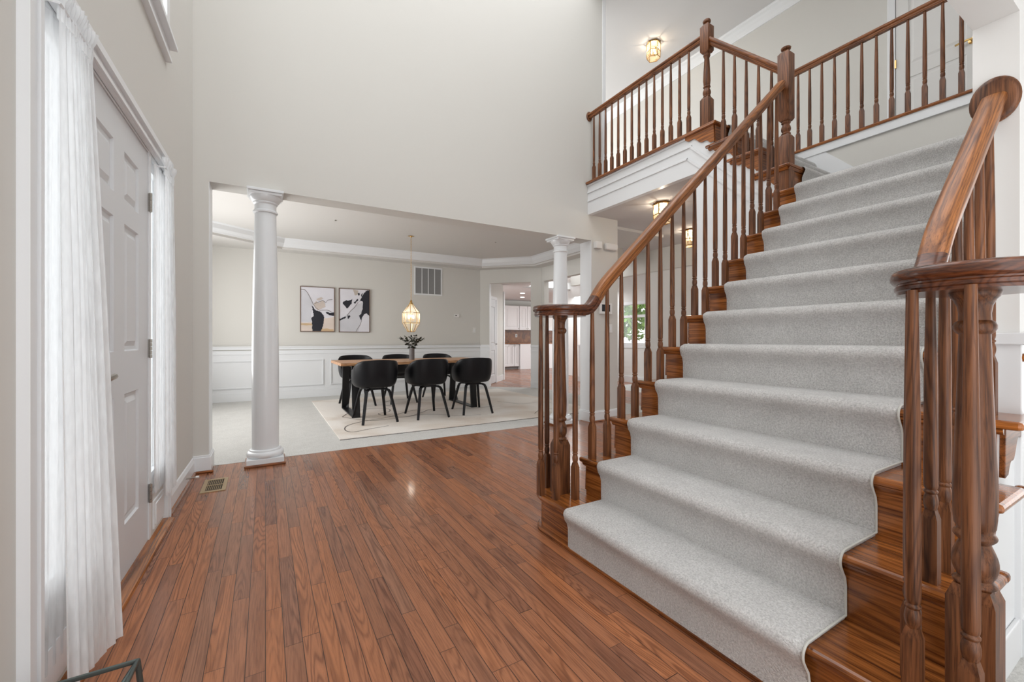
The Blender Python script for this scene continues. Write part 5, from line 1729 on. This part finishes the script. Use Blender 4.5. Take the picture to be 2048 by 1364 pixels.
tag(MB().box((xx - 0.02, KY - 0.38, 0.90), (12.5, KY + 0.34, 0.94)).build('countertop', M['granite'], bevel=0.004), 'brown granite worktop along the kitchen wall', 'worktop')
bs = MB().box((xx - 0.02, KY + 0.340, 0.945), (12.5, KY + 0.355, 1.395)); tag(bs.build('backsplash', M['granite']), 'brown granite backsplash below the upper cabinets', 'backsplash')
op = thing('wall_outlet', (8.05, KY + 0.33, 1.15), 'pale outlet plate on the brown backsplash', 'outlet')
MB().box((8.01, KY + 0.325, 1.14), (8.09, KY + 0.335, 1.26)).build('plate', M['plastic'], op)
MB().box((8.03, KY + 0.321, 1.16), (8.07, KY + 0.325, 1.24)).build('sockets', M['grille'], op)
# kitchen island end
isl = thing('kitchen_island', (9.1, 10.6, 0), 'white kitchen island with brown top, seen through the opening behind the right column', 'island')
MB().box((8.4, 10.2, 0.0), (9.8, 11.0, 0.90)).build('body', M['cabinet'], isl)
MB().box((8.36, 10.16, 0.90), (9.84, 11.04, 0.935)).build('top', M['granite'], isl, bevel=0.004)
for i, (x, y) in enumerate(((7.53, 12.16), (6.88, 11.1))):
    t = thing('recessed_downlight', (x, y, 2.5), ('farther' if i == 0 else 'nearer') + ' recessed downlight in the kitchen ceiling', 'downlight', 'kitchen downlights')
    MB().lathe((x, y, 0), [(0.10, 2.499), (0.095, 2.492), (0.075, 2.492)], 20).build('ring', M['trim'], t)
    MB().lathe((x, y, 0), [(0.074, 2.4905), (0.001, 2.4895)], 20, cap=False).build('lens', M['downlight'], t)
# bright kitchen window beyond the opening at the right of the dining room
kw = MB()
for a, b in (((9.3, 1.4), (11.9, 1.47)), ((9.3, 2.25), (11.9, 2.32)), ((9.3, 1.4), (9.37, 2.3)), ((11.83, 1.4), (11.9, 2.3)), ((10.56, 1.4), (10.63, 2.3))):
    kw.box((a[0], KY + 0.30, a[1]), (b[0], KY + 0.355, b[1]))
o = kw.build('window_5', M['trim']); tag(o, 'bright kitchen window seen through the opening behind the right column', 'window', kind='structure')
o['_org'] = tuple(o.location)
MB().box((9.37, KY + 0.32, 1.47), (11.83, KY + 0.325, 2.25)).build('shade', M['downlight'] if False else M['plastic'], o)
# white half wall and round column in the breakfast area
hw_ = MB(); hw_.box((6.9, 8.3, 0), (8.4, 8.42, 0.90)); hw_.box((6.88, 8.28, 0), (8.42, 8.44, 0.13)); hw_.box((6.86, 8.26, 0.90), (8.44, 8.46, 0.93))
struct('wall_half', hw_, M['trim'], 'white half wall seen through the opening behind the right column')

struct('wall_sky_block', MB().box((1.4, -2.5, 0), (8.0, -2.4, CEIL1)), M['wall_light'], 'unseen wall added beside the stair to cut the sky light')  # out of view, added to dim the white side of the stair
struct('ceiling_sky_block', MB().box((1.5, -3.0, CEIL1), (8.0, YW0 - 0.002, CEIL1 + 0.05)), M['ceiling'], 'unseen ceiling added beside the stair to cut the sky light', 'ceiling')  # out of view, added to keep sky light off the stringer
# ---------------------------------------------------------------- floor register, iron stand
fv = thing('floor_register', (-0.30, 3.77, 0.0), 'tan metal floor register with dark slots near the left wall', 'floor register')
vx0, vx1, vy0, vy1 = -0.395, -0.245, 3.61, 3.93
f = MB(); 
f.box((vx0, vy0, 0), (vx1, vy0 + 0.028, 0.005)); f.box((vx0, vy1 - 0.028, 0), (vx1, vy1, 0.005)); f.box((vx0, vy0 + 0.028, 0), (vx0 + 0.026, vy1 - 0.028, 0.005)); f.box((vx1 - 0.026, vy0 + 0.028, 0), (vx1, vy1 - 0.028, 0.005))
f.build('frame', M['vent'], fv, bevel=0.001)
MB().box((vx0 + 0.02, vy0 + 0.02, 0.0), (vx1 - 0.02, vy1 - 0.02, 0.0015)).build('well', M['vent_dark'], fv)
f = MB()
for k in range(8): f.box((vx0 + 0.031 + k * 0.0115, vy0 + 0.03, 0.0015), (vx0 + 0.034 + k * 0.0115, vy1 - 0.03, 0.004))
f.box((vx0 + 0.026, 3.765, 0.0015), (vx1 - 0.026, 3.775, 0.0045))
f.build('slats', M['vent'], fv)

ir = thing('iron_stand', (-0.40, 1.40, 0.0), 'grey-green iron frame stand on the floor below the near curtain', 'stand')
q = MB()
def IP(x, y, z): return (-0.40 + x, 1.38 + y, z)
q.tube([IP(-0.11, -0.14, 0.20), IP(0.09, -0.14, 0.20), IP(0.10, 0.12, 0.20), IP(-0.10, 0.12, 0.20)], 0.007, 8, closed=True)
q.build('top_ring', M['iron'], ir)
for (x, y, x2, y2) in ((0.10, 0.12, 0.115, 0.135), (0.09, -0.14, 0.10, -0.155), (-0.11, -0.14, -0.12, -0.155), (-0.10, 0.12, -0.11, 0.135)):
    MB().tube([IP(x, y, 0.20), IP(x2, y2, 0.007)], 0.007, 8).build('leg', M['iron'], ir)
q = MB()
q.tube([IP(0.10, 0.12, 0.20), IP(0.02, 0.0, 0.10), IP(-0.10, -0.14, 0.09)], 0.006, 8)
q.tube([IP(0.105, 0.125, 0.09), IP(0.095, -0.145, 0.09)], 0.006, 8)
q.tube([IP(-0.105, 0.125, 0.09), IP(0.105, 0.125, 0.09)], 0.006, 8)
cir = [IP(-0.02 + 0.06 * math.cos(a * PI / 8), -0.01 + 0.09 * math.sin(a * PI / 8), 0.198) for a in range(16)]
q.tube(cir, 0.005, 6, closed=True)
q.build('scroll_brace', M['iron'], ir)

for o in bpy.data.objects:
    if '_org' in o: del o['_org']
